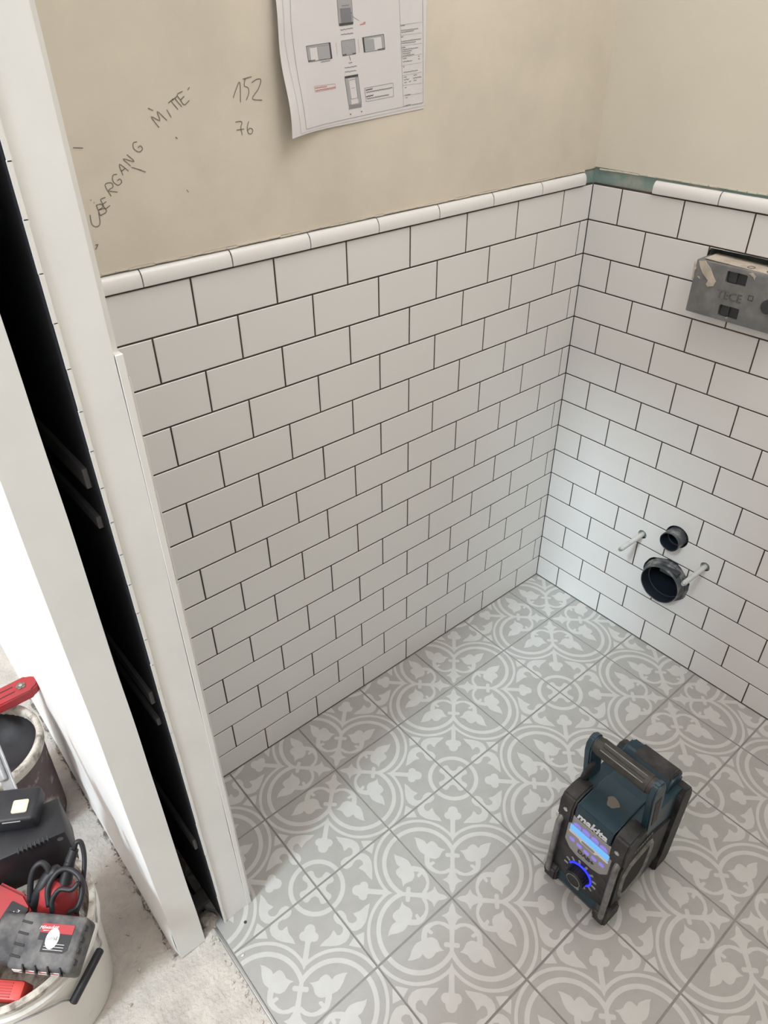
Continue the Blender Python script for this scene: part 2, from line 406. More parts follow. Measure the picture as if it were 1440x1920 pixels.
# ---- floor of the small room
fl = struct(obj('floor', bx(-1.3305, 0.01, -1.75, 0.01, -0.05, -0.0016), M['fl_grout']))
def arc(c, r, a0, a1, n): return [(c[0] + r * math.cos(a0 + (a1 - a0) * i / n), c[1] + r * math.sin(a0 + (a1 - a0) * i / n)) for i in range(n + 1)]
def diag_angle(c, r):   # angle at which the circle about (c, 0) meets u = v (far side)
    u = (2 * c + math.sqrt(max(0, 4 * c * c - 8 * (c * c - r * r)))) / 4
    return math.atan2(u, u - c)
HALF = []
for c, ri, ro in ((0.489, 0.363, 0.410), (0.512, 0.453, 0.486)):
    HALF.append(arc((c, 0), ro, 0, diag_angle(c, ro), 26) + arc((c, 0), ri, diag_angle(c, ri), 0, 26))
HALF.append([(0.205, 0.166), (0.224, 0.115), (0.255, 0.075), (0.290, 0.045), (0.345, 0.020), (0.402, 0.012), (0.440, 0.020), (0.470, 0.040), (0.505, 0.068), (0.530, 0.100), (0.472, 0.125),
             (0.452, 0.098), (0.430, 0.078), (0.379, 0.063), (0.326, 0.069), (0.283, 0.091), (0.255, 0.135), (0.241, 0.198)])
HALF.append([(0.385, 0.062), (0.379, 0.111), (0.395, 0.118), (0.415, 0.105), (0.420, 0.070)])
HALF.append([(0.416, 0.309), (0.450, 0.285), (0.488, 0.268), (0.525, 0.276), (0.560, 0.274), (0.586, 0.262), (0.598, 0.240), (0.599, 0.192), (0.630, 0.198), (0.654, 0.195), (0.709, 0.172), (0.753, 0.140), (0.725, 0.135), (0.699, 0.122),
             (0.668, 0.103), (0.639, 0.091), (0.605, 0.080), (0.575, 0.078), (0.530, 0.090), (0.472, 0.108), (0.435, 0.125), (0.412, 0.150), (0.400, 0.190), (0.408, 0.222), (0.420, 0.248), (0.424, 0.278)])
HALF.append([(0.683, 0.511), (0.720, 0.518), (0.755, 0.521), (0.795, 0.518), (0.828, 0.522), (0.880, 0.545), (0.884, 0.512), (0.878, 0.488), (0.890, 0.470), (0.913, 0.462), (0.945, 0.470), (0.968, 0.500), (0.965, 0.541), (0.947, 0.576), (0.945, 0.610), (0.952, 0.640), (0.971, 0.660), (0.999, 0.668),
             (0.999, 0.425), (0.985, 0.405), (0.955, 0.385), (0.906, 0.374), (0.849, 0.388), (0.805, 0.412), (0.765, 0.443), (0.725, 0.478)])
HALF.append([(0.909, 0.328), (0.999, 0.355), (0.999, 0.235), (0.985, 0.235), (0.940, 0.290)])
HALF.append([(0.999, 0.999), (0.940, 0.940), (0.954, 0.905), (0.945, 0.872), (0.938, 0.845), (0.950, 0.824), (0.972, 0.815), (0.999, 0.814)])
fle = [(0.026, 0.026), (0.055, 0.030), (0.085, 0.044), (0.116, 0.066), (0.148, 0.066), (0.202, 0.048), (0.188, 0.085), (0.187, 0.105), (0.199, 0.147), (0.234, 0.196), (0.275, 0.243), (0.335, 0.300), (0.372, 0.345)]
tri = [(0.436, 0.436), (0.480, 0.452), (0.514, 0.476), (0.570, 0.532), (0.630, 0.592)] + arc((0.692, 0.618), 0.046, math.radians(205), math.radians(395), 10) + arc((0.700, 0.700), 0.056, math.radians(-38), math.radians(45), 6)
FULL = [fle + [(v, u) for u, v in fle[::-1]], tri + [(v, u) for u, v in tri[::-1]],
        [(0.275, 0.385), (0.256, 0.368), (0.258, 0.350), (0.350, 0.258), (0.368, 0.256), (0.385, 0.275), (0.383, 0.290), (0.290, 0.383)],
        arc((1, 1), 0.292, PI, 1.5 * PI, 20) + arc((1, 1), 0.243, 1.5 * PI, PI, 20)]
T = 0.197; FT = 0.009
def floor_tile_mesh(cell=None):
    bm = bmesh.new(); b = 0.0008
    def ring(i, z): return [bm.verts.new(p) for p in ((i, i, z), (T - i, i, z), (T - i, T - i, z), (i, T - i, z))]
    a = ring(0, -FT); c = ring(0, -b); d = ring(b, 0)
    for p, q in ((a, c), (c, d)):
        for i in range(4): bm.faces.new((p[i], p[(i + 1) % 4], q[(i + 1) % 4], q[i]))
    bm.faces.new(d); bm.faces.new(a[::-1])
    bmesh.ops.recalc_face_normals(bm, faces=bm.faces)
    polys = [p for p in FULL] + HALF + [[(v, u) for u, v in p] for p in HALF]
    for k, p in enumerate(polys):
        z = 0.00012 + 0.000004 * k
        p = [(min(max(u, 0.004), 0.996) * T, min(max(v, 0.004), 0.996) * T) for u, v in p]
        vs = [bm.verts.new((u, v, z)) for u, v in p]
        for t in tessellate_polygon([[Vector((u, v, 0)) for u, v in p]]):
            try: f = bm.faces.new([vs[i] for i in t])
            except ValueError: continue
            f.normal_update()
            if f.normal.z < 0: f.normal_flip()
            f.material_index = 1
    return bm
base_bm = floor_tile_mesh()
def fin(bm):
    me = bpy.data.meshes.new('floor_tile'); bm.to_mesh(me)
    me.materials.append(M['fl_dark']); me.materials.append(M['fl_light']); return me
FULLME = fin(base_bm)
FA, FB, FP = 0.1306, 0.1588, 0.2
for a in range(0, 7):
    for b in range(0, 9):
        # cell between lines a-1..a (x) and b-1..b (y); quatrefoil corner has both indices even
        qa = a if a % 2 == 0 else a - 1; qb = b if b % 2 == 0 else b - 1
        sx = -1 if qa == a - 1 else 1; sy = -1 if qb == b - 1 else 1
        qx = -(FA + FP * qa); qy = -(FB + FP * qb)
        # local axes: u runs from the quatrefoil corner along sx*x, v along sy*y (tile is symmetric about its diagonal)
        if sx * sy > 0: rz = 0.0 if sx > 0 else PI
        else: rz = PI / 2 if sx < 0 else -PI / 2
        o = link('floor_tile', FULLME, fl)
        o.location = (qx + sx * 0.0015, qy + sy * 0.0015, random.uniform(-.0002, .0002)); o.rotation_euler = (0, 0, rz)
        # clip the cells that run into the walls
        hi_x = -(FA + FP * (a - 1)); hi_y = -(FB + FP * (b - 1))
        if hi_x > 0.0 or hi_y > 0.0:
            bm = bmesh.new(); bm.from_mesh(FULLME); Rm = Matrix.Rotation(-rz, 3, 'Z')
            for n, lim in ((Vector((1, 0, 0)), hi_x), (Vector((0, 1, 0)), hi_y)):
                if lim > 0.0:
                    pl = Rm @ (Vector((-0.002 if n.x else o.location.x, -0.002 if n.y else o.location.y, 0)) - Vector((o.location.x, o.location.y, 0)))
                    bmesh.ops.bisect_plane(bm, geom=bm.verts[:] + bm.edges[:] + bm.faces[:], plane_co=pl, plane_no=Rm @ n, clear_outer=True)
            o.data = fin(bm)
# metal edge of the tiled floor in the doorway
struct(obj('trim_1', bx(-1.3365, -1.3307, -1.75, -0.292, -0.03, -0.0004, 0.0012), M['alu']))

# ---- hall floor: rough screed with a ragged levelling patch along the tile edge
def nz(x, y, s): 
    return math.sin(x * 37 * s + 1.3 * math.sin(y * 29 * s)) * 0.5 + math.sin(y * 53 * s + 0.9 * math.sin(x * 61 * s)) * 0.35 + math.sin((x + y) * 97 * s) * 0.15
bm = bmesh.new(); NX, NY = 90, 120
X0, X1, Y0, Y1 = -2.6, -1.3360, -1.8, 1.2
gv = [[None] * (NY + 1) for _ in range(NX + 1)]
for i in range(NX + 1):
    for j in range(NY + 1):
        s = i / NX; x = X0 + (X1 - X0) * (1 - (1 - s) ** 1.6); y = Y0 + (Y1 - Y0) * j / NY
        z = -0.013 + 0.0018 * nz(x, y, 1.0) + 0.0008 * nz(x + 3, y - 2, 4.1)
        gv[i][j] = bm.verts.new((x, y, z))
for i in range(NX):
    for j in range(NY): bm.faces.new((gv[i][j], gv[i + 1][j], gv[i + 1][j + 1], gv[i][j + 1]))
hf = struct(obj('floor_hall', bm, M['screed'], None, True))
bm = bmesh.new()    # levelling patch
edge = [(-1.3368, -0.29)] + [(-1.345 - 0.005 * k + 0.012 * nz(k, 0.4 * k, 0.07), -0.31 - 0.03 * k) for k in range(1, 40)] + [(-1.3368, -1.55)]
edge = [(-1.3368, -0.285), (-1.343, -0.292), (-1.352, -0.33), (-1.372, -0.345), (-1.383, -0.38), (-1.378, -0.42), (-1.392, -0.455), (-1.388, -0.50), (-1.403, -0.53), (-1.397, -0.58), (-1.41, -0.64), (-1.402, -0.75), (-1.42, -0.9), (-1.41, -1.2), (-1.42, -1.6), (-1.3368, -1.6)]
prism(bm, edge, lambda u, v, t: Vector((u, v, t)), -0.03, -0.0095)
obj('levelling_patch', bm, M['screed'], hf)
bm = bmesh.new()    # crumbs of mortar along the tile edge and the wall foot
for k in range(260):
    q = random.random()
    if q < 0.4: x = -1.339 - abs(random.gauss(0, 0.008)); y = -0.29 - random.random() * 0.6; z = -0.0085
    elif q < 0.75: x = -1.417 - abs(random.gauss(0, 0.006)); y = -0.3 + random.random() * 0.75; z = -0.0120
    else: x = -1.44 - random.random() * 0.25; y = -0.45 + random.random() * 0.6; z = -0.0118
    s = random.uniform(0.0010, 0.0032)
    box(bm, (x, y, z + s * 0.3), (s * random.uniform(.8, 1.8), s * random.uniform(.8, 1.8), s), Matrix.Rotation(random.random() * 3, 3, 'Z') @ Matrix.Rotation(random.random() * .6, 3, 'X'))
st = obj('crumbs', bm, M['dust'], hf); st['kind'] = 'stuff'
bm = bmesh.new()
for (x, y, rx_, ry_, h_) in ((-1.334, -0.268, 0.020, 0.022, 0.020), (-1.346, -0.290, 0.016, 0.018, 0.012), (-1.328, -0.280, 0.014, 0.012, 0.012)):
    r = bmesh.ops.create_icosphere(bm, subdivisions=3, radius=1.0)
    for v in r['verts']:
        f = 1 + 0.18 * nz(v.co.x * .5 + x * 40, v.co.y * .5, .12) + 0.1 * nz(v.co.z, v.co.x + v.co.y, .3)
        v.co = Vector((x + v.co.x * rx_ * f, y + v.co.y * ry_ * f, -0.013 + max(v.co.z, -0.2) * h_ * f))
obj('mortar_lump', bm, M['screed'], hf)

bm = bmesh.new()    # dark dirty gap along the foot of the hall wall
pts = [(-1.4195 - 0.0035 * abs(nz(k * .07, 1, .8)) - 0.004 * (1 if k % 7 in (2, 3) else 0), -0.285 + 0.014 * k) for k in range(64)]
for (a, b) in zip(pts[:-1], pts[1:]):
    v = [bm.verts.new(p) for p in ((a[0], a[1], -0.0104), (-1.409, a[1], -0.0100), (-1.409, b[1], -0.0100), (b[0], b[1], -0.0104))]; bm.faces.new(v)
obj('dirt_line', bm, M['dirt'], hf)

# ---- door wall with the open pocket of the sliding door
wd = struct(obj('wall_door', bx(XD1 - 0.0005, XD0, YJ + 0.009, 0.95, 0.0, 2.00), M['white_wall']))
bm = bmesh.new()     # hall-side leaf, its face slightly wavy and flaring out at the foot
NYW, NZW = 60, 50
gf = [[None] * (NZW + 1) for _ in range(NYW + 1)]
for i in range(NYW + 1):
    for j in range(NZW + 1):
        y = YJ + 0.008 + (1.25 - YJ) * i / NYW; z = -0.03 + 2.09 * (j / NZW) ** 1.7
        f = 0.006 * max(0, 1 - z / 0.16) ** 2 * (1 if y > -0.26 else max(0, (y - YJ) / 0.035)) + 0.0012 * nz(y, z, 0.12)
        f += 0.009 * math.exp(-((z - 0.05 - 0.12 * (y + 0.25)) / 0.05) ** 2) * math.exp(-((y + 0.05) / 0.22) ** 2)
        gf[i][j] = bm.verts.new((XD3 - max(0, f), y, z))
for i in range(NYW):
    for j in range(NZW): bm.faces.new((gf[i][j], gf[i + 1][j], gf[i + 1][j + 1], gf[i][j + 1]))
obj('hall_face', bm, M['white_wall'], wd, True)
obj('hall_leaf', bx(XD3 + 0.002, XD2, YJ + 0.009, 1.25, -0.03, 2.00), M['white_wall'], wd)
obj('lintel', bx(XD3, XD0, -1.75, 1.25, 2.00, 2.75), M['white_wall'], wd)
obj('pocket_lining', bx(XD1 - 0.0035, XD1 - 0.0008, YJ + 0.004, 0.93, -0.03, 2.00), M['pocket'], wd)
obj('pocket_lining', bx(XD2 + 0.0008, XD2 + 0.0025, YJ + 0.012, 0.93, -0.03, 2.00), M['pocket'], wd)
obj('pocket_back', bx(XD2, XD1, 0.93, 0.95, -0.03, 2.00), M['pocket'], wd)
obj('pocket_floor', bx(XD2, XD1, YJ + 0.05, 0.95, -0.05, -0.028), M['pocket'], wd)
for z, h in ((1.050, 0.028), (0.985, 0.018), (0.655, 0.026), (0.60, 0.016), (0.25, 0.03), (1.42, 0.028)):
    obj('pocket_rail', bx(XD1 - 0.010, XD1 - 0.0036, YJ + 0.03, 0.93, z - h / 2, z + h / 2, 0.001), M['pocket_bar'], wd)
obj('pocket_rail', bx(XD2 + 0.003, XD1 - 0.004, YJ + 0.055, YJ + 0.085, -0.012, 0.010, 0.001), M['box_grey'], wd)
# jamb boards that face the doorway
def jamb(name, x0, x1, z0):
    bm = bmesh.new(); N = 70
    L = []
    for k in range(N + 1):
        z = z0 + (2.00 - z0) * k / N
        e0 = 0.0009 * nz(z, x0, 0.35); e1 = 0.0009 * nz(z + 5, x1, 0.35)
        L.append([bm.verts.new(p) for p in ((x0 + e0, YJ, z), (x1 + e1, YJ, z), (x1 + e1, YJ + 0.0085, z), (x0 + e0, YJ + 0.0085, z))])
    for a, b in zip(L[:-1], L[1:]):
        for i in range(4): bm.faces.new((a[i], a[(i + 1) % 4], b[(i + 1) % 4], b[i]))
    bm.faces.new(L[0][::-1]); bm.faces.new(L[-1])
    return struct(obj(name, bm, M['jamb']))
jamb('trim_2', XD1, XD0 - 0.0085, 0.0003)
t3 = jamb('trim_3', XD3 - 0.001, XD2, -0.011)
bm = bmesh.new()      # white lip along the pocket edge of the inner board
for k in range(40):
    z = 0.0 + k * 0.05
    box(bm, (XD1 - 0.0012 + 0.0007 * nz(z, 2, .5), YJ - 0.0006, z + 0.025), (0.0042, 0.0035, 0.051))
struct(obj('trim_4', bm, M['profile']))
struct(obj('trim_5', bx(XD0 - 0.0075, XD0 + 0.0015, YJ - 0.0012, YJ + 0.012, 0.0004, 1.2, 0.0006), M['profile']))   # edge profile of the wall tiles
# tiles on the inner face of the door wall
obj('joint_mortar', bx(XD0, XD0 + 0.006, YJ + 0.012, -0.0005, 0.0, 1.1685), M['grout'], wd)
wall_rows('door', wd, -YJ - 0.012, 0.0655, 0.142)

# ---- the rest of the shell, out of frame
struct(obj('wall_back', bx(-1.36, 0.13, -1.85, -1.75, -0.03, 2.75), M['plaster_r']))
bm = bmesh.new(); box(bm, (-0.62, -0.85, 2.78), (1.6, 2.0, 0.06)); struct(obj('ceiling', bm, M['ceil']))
struct(obj('wall_hall_far', bx(-4.75, -4.65, -1.9, 1.35, -0.03, 2.6), M['white_wall']))
struct(obj('wall_hall_end', bx(-4.75, XD3, 1.25, 1.35, -0.03, 2.6), M['white_wall']))
struct(obj('wall_hall_side', bx(-4.75, XD3, -1.9, -1.8, -0.03, 2.6), M['white_wall']))
struct(obj('wall_hall_sun_blocker', bx(-2.05, -1.95, -1.8, -0.86, -0.03, 2.6), M['white_wall']))  # added wall out of view, keeps the sun beam off most of the right wall
struct(obj('floor_hall_far', bx(-4.75, -2.6, -1.9, 1.35, -0.05, -0.012), M['screed']))

# ================================================================== THINGS
# ---- plan print-out pinned to the plaster
PX0, PX1, PZ0, PZ1 = -0.828, -0.530, 1.3545, 1.565
def paper_pt(x, z, lift=0.0):
    s = (x - PX0) / (PX1 - PX0); t = (z - PZ0) / (PZ1 - PZ0)
    y = 0.0022 - 0.0245 * max(0, 1 - s / 0.35) ** 2 * max(0, 1 - t / 1.3) ** 1.5 - 0.004 * max(0, 1 - s / .15) * (1 + math.sin(t * 11)) / 2 - 0.0008 * math.sin(s * 5 + t * 4)
    zz = z + (-0.012 * max(0, 1 - s) ** 1.0 * (1 - t)) * 1.0 + 0.004 * (s) * (1 - t)
    return Vector((x + 0.0015 * math.sin(t * 9) * max(0, 1 - s / .2), min(y, 0.0034) - lift, zz))
pr = empty('plan_sheet', (0, 0, 0)); tag(pr, 'white architectural plan print-out taped to the beige plaster, lower corner curling', 'paper')
pr.location = (-0.68, 0.003, 1.355)
def rel(p, o): return Vector(p) - Vector(o.location)
bm = bmesh.new(); N1, N2 = 72, 52; g = []
for i in range(N1 + 1): g.append([bm.verts.new(rel(paper_pt(PX0 + (PX1 - PX0) * i / N1, PZ0 + (PZ1 - PZ0) * j / N2), pr)) for j in range(N2 + 1)])
for i in range(N1):
    for j in range(N2): bm.faces.new((g[i][j], g[i + 1][j], g[i + 1][j + 1], g[i][j + 1]))
po = obj('sheet', bm, M['paper'], pr)
md = po.modifiers.new('s', 'SOLIDIFY'); md.thickness = 0.0002; md.offset = 1
def pw(x, y):     # zoom pixel of the plan -> sheet parameters, solved on the curled sheet
    u, v = 490 + x / 4.364, y / 4.364
    p = onp(u, v, 1, 0.0)
    X, Z = p.x, p.z
    for _ in range(8):
        q = paper_pt(X, Z); r = onp(u, v, 1, q.y); X += r.x - q.x; Z += r.z - q.z
    return X, Z
inks = {k: bmesh.new() for k in ('ink', 'ink_grey', 'ink_mid', 'ink_red')}
def pl(pts, w_=0.0006, m='ink', close=False, sub=6, lift=0.0007):
    Q = [pw(*p) for p in pts]
    if close: Q.append(Q[0])
    for a, b in zip(Q[:-1], Q[1:]):
        P = [paper_pt(a[0] + (b[0] - a[0]) * i / sub, a[1] + (b[1] - a[1]) * i / sub, lift) for i in range(sub + 1)]
        ribbon(inks[m], [rel(p, pr) for p in P], w_, NL)
def fillq(q, m='ink_grey', lift=0.0005):
    Q = [pw(*p) for p in q]
    inks[m].faces.new([inks[m].verts.new(rel(paper_pt(a, b, lift), pr)) for a, b in Q])
pl([(232, -40), (240, 180), (300, 640), (368, 1058), (1322, 838), (1322, 300), (1318, -40)], 0.0005, 'ink_mid')
pl([(1125, -40), (1140, 300), (1162, 870)], 0.0004, 'ink_mid')
pl([(165, -40), (190, 330), (325, 1095), (1342, 862)], 0.0004, 'ink_grey')
for ya, yb in ((205, 180), (290, 268), (378, 352), (470, 440), (538, 510), (620, 590), (700, 680), (785, 760), (868, 848)):
    pl([(1132 + (ya - 205) * .045, ya), (1312, yb)], 0.0003, 'ink_mid', sub=2)
def scrib(x0, y0, x1, y1, m='ink', w_=0.0009, n=None):     # a line of print too small to read
    n = n or max(3, int(abs(x1 - x0) / 9)); P = []
    for i in range(n + 1):
        t = i / n; P.append((x0 + (x1 - x0) * t, y0 + (y1 - y0) * t + (3.0 if i % 2 else -3.0) * random.uniform(.5, 1.2)))
    pl(P, w_, m, sub=1)
for x0, y0, x1, y1 in ((1138, 210, 1172, 206), (1140, 250, 1282, 232), (1144, 265, 1245, 250), (1142, 302, 1160, 299), (1142, 340, 1306, 316), (1144, 355, 1262, 340), (1146, 390, 1178, 386), (1148, 408, 1280, 388), (1150, 424, 1228, 412), (1152, 440, 1218, 430), (1152, 458, 1250, 442),
                       (1155, 480, 1186, 476), (1156, 505, 1232, 495), (1158, 548, 1168, 546), (1162, 592, 1280, 574), (1165, 632, 1188, 629), (1242, 615, 1272, 610), (1166, 652, 1208, 645), (1240, 640, 1308, 627), (1168, 676, 1188, 672), (1207, 667, 1222, 664), (1245, 660, 1268, 655), (1172, 717, 1186, 714), (1175, 778, 1218, 770), (1180, 800, 1195, 797), (1180, 862, 1222, 854), (1280, 460, 1292, 457), (1282, 482, 1295, 480)):
    scrib(x0, y0, x1, y1, 'ink_mid', 0.0008)
def quad(c, m='ink', w_=0.0006): pl(c, w_, m, True, 2)
# four elevations round a small plan
fillq([(615, -40), (735, -40), (750, 190), (634, 205)], 'ink_grey'); fillq([(640, 70), (728, 62), (738, 175), (652, 188)], 'ink_mid', 0.0007); fillq([(640, -40), (720, -40), (730, 55), (645, 65)], 'ink_grey')
fillq([(636, 192), (748, 178), (750, 198), (637, 213)], 'ink', 0.0008); quad([(615, -40), (735, -40), (750, 190), (634, 205)], 'ink_mid')
scrib(655, 48, 715, 42, 'ink_mid'); scrib(645, 130, 740, 105, 'ink')
pl([(735, 128), (800, 170)], 0.0005, 'ink_mid', sub=2); scrib(805, 200, 850, 193, 'ink_red'); scrib(832, 185, 850, 180, 'ink_red')
for x0, y0, x1, y1 in ((645, 245, 748, 228), (650, 282, 750, 272), (485, 508, 562, 495), (680, 556, 780, 540), (682, 590, 775, 575)): scrib(x0, y0, x1, y1, 'ink_mid', 0.0008, 7)
quad([(365, 378), (562, 348), (578, 478), (385, 508)], 'ink'); fillq([(368, 380), (392, 376), (408, 500), (385, 506)], 'ink_grey'); fillq([(392, 376), (550, 352), (553, 364), (395, 390)], 'ink_grey')
fillq([(456, 388), (552, 368), (565, 472), (468, 490)], 'ink_grey', 0.0007); fillq([(549, 350), (562, 348), (578, 476), (566, 480)], 'ink', 0.0008); scrib(385, 500, 440, 490)
quad([(825, 308), (1000, 280), (1010, 402), (840, 428)], 'ink'); fillq([(825, 308), (836, 306), (848, 425), (838, 428)], 'ink', 0.0008); fillq([(838, 322), (918, 318), (928, 405), (848, 414)], 'ink_grey', 0.0007)
fillq([(978, 284), (1000, 280), (1010, 402), (990, 404)], 'ink_grey'); fillq([(836, 306), (980, 284), (982, 296), (838, 320)], 'ink_grey'); scrib(950, 405, 1005, 395)
quad([(652, 335), (762, 318), (772, 440), (664, 458)], 'ink_mid'); fillq([(652, 335), (762, 318), (772, 440), (664, 458)], 'ink_grey'); fillq([(668, 350), (752, 336), (758, 428), (676, 440)], 'ink_grey', 0.0007)
for k in range(4): pl([(676, 366 + k * 20), (752, 352 + k * 20)], 0.0005, 'ink_mid', sub=2)
scrib(665, 452, 695, 446, 'ink', 0.0015); scrib(745, 440, 772, 434, 'ink', 0.0012); scrib(718, 455, 728, 490, 'ink_mid'); scrib(712, 515, 742, 510, 'ink_mid')
for x in (610, 790): pl([(x, 350), (x + 12, 460)] if x < 700 else [(x, 320), (x + 10, 430)], 0.0004, 'ink_grey', sub=2)
fillq([(680, 625), (790, 606), (790, 622), (682, 642)], 'ink', 0.0008); quad([(682, 642), (790, 625), (818, 840), (715, 862)], 'ink_mid'); fillq([(682, 642), (706, 638), (738, 855), (715, 862)], 'ink_grey'); fillq([(768, 630), (790, 625), (818, 840), (796, 845)], 'ink_grey')
quad([(712, 655), (768, 645), (790, 800), (735, 812)], 'ink_mid', 0.0005); pl([(735, 722), (762, 717)], 0.0005, 'ink_mid', sub=2)
for k in range(4): pl([(714, 868 + k * 8), (820, 850 + k * 8)], 0.0008, 'ink_mid', sub=2)
scrib(725, 935, 732, 933, 'ink', 0.0014); scrib(815, 913, 822, 912, 'ink', 0.0014)
quad([(432, 708), (602, 685), (608, 722), (440, 755)], 'ink_red', 0.0004); scrib(440, 722, 535, 706, 'ink_red', 0.0009); scrib(444, 742, 604, 712, 'ink_red', 0.0009)
quad([(842, 722), (1075, 678), (1082, 788), (856, 832)], 'ink_mid', 0.0005)
scrib(852, 738, 908, 726, 'ink', 0.0012); scrib(856, 756, 1070, 716, 'ink_mid', 0.0011); scrib(856, 790, 915, 778, 'ink', 0.0012); scrib(862, 808, 1042, 774, 'ink_mid', 0.0011)
for k, b in inks.items():
    obj({'ink': 'black_print', 'ink_grey': 'pale_grey_print', 'ink_mid': 'grey_print', 'ink_red': 'red_print'}[k], b, M[k], po)['kind'] = 'stuff'

# ---- flush-plate box in the right wall
fb = empty('flush_plate_box', (0.0, YC, 0.962)); tag(fb, 'grey plastic flush box sticking out of the tiled right wall', 'plumbing box')
def fbv(x, y, z): return Vector((x, y - YC, z - 0.962))
XF = -0.042; BY0, BY1, BZ0, BZ1 = -0.5045, -0.3085, 0.962, 1.0715
bm = bmesh.new(); box(bm, fbv(XF / 2 + 0.012, YC, (BZ0 + BZ1) / 2), (-XF + 0.024, BY1 - BY0, BZ1 - BZ0), None, 0.003)
body = obj('housing', bm, M['box_grey'], fb, 'auto')
wins = [(-0.3595, 1.0485, 0.030, 0.024), (-0.3605, 0.9905, 0.030, 0.024)]
cs = []
def fz(x, y): p = onp(1100 + x / 4.235, 300 + y / 4.235, 0, XF); return (p.y, p.z)
for q in ([(1115, 885), (1280, 910), (1262, 1010), (1100, 975)], [(1055, 1150), (1208, 1178), (1195, 1278), (1035, 1232)]):
    P = [fz(*p) for p in q]; cy = sum(p[0] for p in P) / 4; cz = sum(p[1] for p in P) / 4
    w_ = (abs(P[0][0] - P[1][0]) + abs(P[2][0] - P[3][0])) / 2; h_ = (abs(P[0][1] - P[3][1]) + abs(P[1][1] - P[2][1])) / 2
    b2 = bmesh.new(); prism(b2, rrect(w_, h_, 0.003, 3, cy - YC, cz - 0.962), lambda u, v, t: Vector((t, u, v)), XF - 0.01, XF + 0.010)
    c = obj('cutter', b2, M['box_dark']); c.parent = fb; cs.append(c)
    b3 = bmesh.new(); box(b3, (XF + 0.0085, cy - YC, cz - 0.962), (0.001, w_ * 0.98, h_ * 0.98)); box(b3, (XF + 0.0065, cy - YC + w_ * 0.22, cz - 0.962), (0.004, w_ * 0.4, h_ * 0.9))
    obj('window_recess', b3, M['box_dark'], fb)
boolean(body, cs)
for c in cs: bpy.data.objects.remove(c)
p = fz(1130, 1085)
bm = text_bm('TECE', 0.0235, lambda u, v, t: Vector((XF - 0.0006 - t, -u + p[0] - YC, v + p[1] - 0.962)), depth=0.0009)
obj('raised_lettering', bm, M['box_letter'], body)
q = fz(1302, 1098); bm = bmesh.new()
for (a, b, c_, d) in ((-.005, .005, .0042, .005), (-.005, .005, -.005, -.0042), (-.005, -.0042, -.005, .005), (.0042, .005, -.005, .005)):
    box(bm, (XF - 0.0004, q[0] - YC + (a + b) / 2, q[1] - 0.962 + (c_ + d) / 2), (0.0008, b - a, d - c_))
obj('square_emblem', bm, M['box_dark'], body)
bm = bmesh.new(); cyl(bm, fbv(XF + 0.004, -0.4765, 1.014), fbv(XF - 0.004, -0.4765, 1.014), 0.014, n=28); obj('round_plug', bm, M['box_dark'], fb, 'auto')
bm = bmesh.new(); box(bm, fbv(-0.010, YC - 0.004, BZ1 + 0.0008), (0.050, 0.178, 0.002), Matrix.Rotation(0.02, 3, 'X'), 0.0008)
lid = obj('mortar_cover', bm, M['sand'], fb)
for y_ in (-0.362, -0.415, -0.455):
    bm = bmesh.new(); lathe(bm, [(0.0078, 0), (0.0078, 0.0008), (0.006, 0.0008), (0.006, 0)], fbv(-0.024, y_, BZ1 + 0.0018), 20, None, False); obj('cover_ring', bm, M['worn'], lid)
# dried plaster smears on the front
for s_, th in (([(895, 800), (945, 800), (985, 860), (1010, 930), (1028, 965), (1010, 1000), (965, 1005), (950, 985), (965, 955), (925, 900), (905, 850)], 0.0018), ([(1290, 900), (1320, 895), (1345, 925), (1335, 955), (1325, 930)], 0.0012),
               ([(880, 920), (895, 925), (903, 945), (890, 935)], 0.0012), ([(862, 800), (872, 860), (855, 880), (850, 940), (835, 950), (845, 880)], 0.0012), ([(1100, 1252), (1120, 1245), (1115, 1258)], 0.0012)):
    bm = bmesh.new(); prism(bm, [(fz(*a)[0] - YC, fz(*a)[1] - 0.962) for a in s_], lambda u, v, t: Vector((t, u, v)), XF + 0.0005, XF - th)
    obj('plaster_smear', bm, M['sand'], body)

# ---- two pipes and two rods below
RYP = Matrix.Rotation(-PI / 2, 3, 'Y')        # lathe axis z -> -x
def pipe(name, y, z, r, x_out, wall, label, flange=None):
    e = empty(name, (0.0, y, z - r)); tag(e, label, 'pipe')
    bm = bmesh.new(); c = Vector((0, 0, r))
    prof = [(r - wall, -0.110), (r - wall, x_out - 0.0008), (r - wall + 0.0006, x_out), (r - 0.0006, x_out), (r, x_out - 0.0008), (r, x_out * 0.45)]
    if flange: prof += [(r + flange * .3, x_out * 0.40), (r + flange, x_out * 0.30), (r + flange, x_out * 0.1), (r + flange * .4, -0.002)]
    prof += [(r, -0.01), (r, -0.110)]
    lathe(bm, prof, c, 56, RYP, False); o = obj('socket', bm, M['pipe'], e, 'auto')
    bm = bmesh.new(); lathe(bm, [(r - wall - 0.0002, -0.110), (r - wall - 0.0002, x_out - 0.001)], c, 56, RYP, False); cyl(bm, c + Vector((0.108, 0, 0)), c + Vector((0.110, 0, 0)), r - wall); 
    lathe(bm, [(r - wall - 0.0002, 0.0), (r - wall - 0.0028, -0.001), (r - wall - 0.0028, -0.006), (r - wall - 0.0002, -0.007)], c, 56, RYP, False)
    obj('bore', bm, M['pipe_in'], e, 'auto')
    return e
pipe('flush_pipe', YC, 0.3840, 0.0265, 0.034, 0.002, 'smaller dark pipe stub in the right wall, above the wide drain')
dp = pipe('drain_pipe', YC - 0.0035, 0.2425, 0.0545, 0.032, 0.0025, 'wide dark drain pipe opening in the right wall near the floor', 0.004)
bm = bmesh.new()   # rough collar round the drain
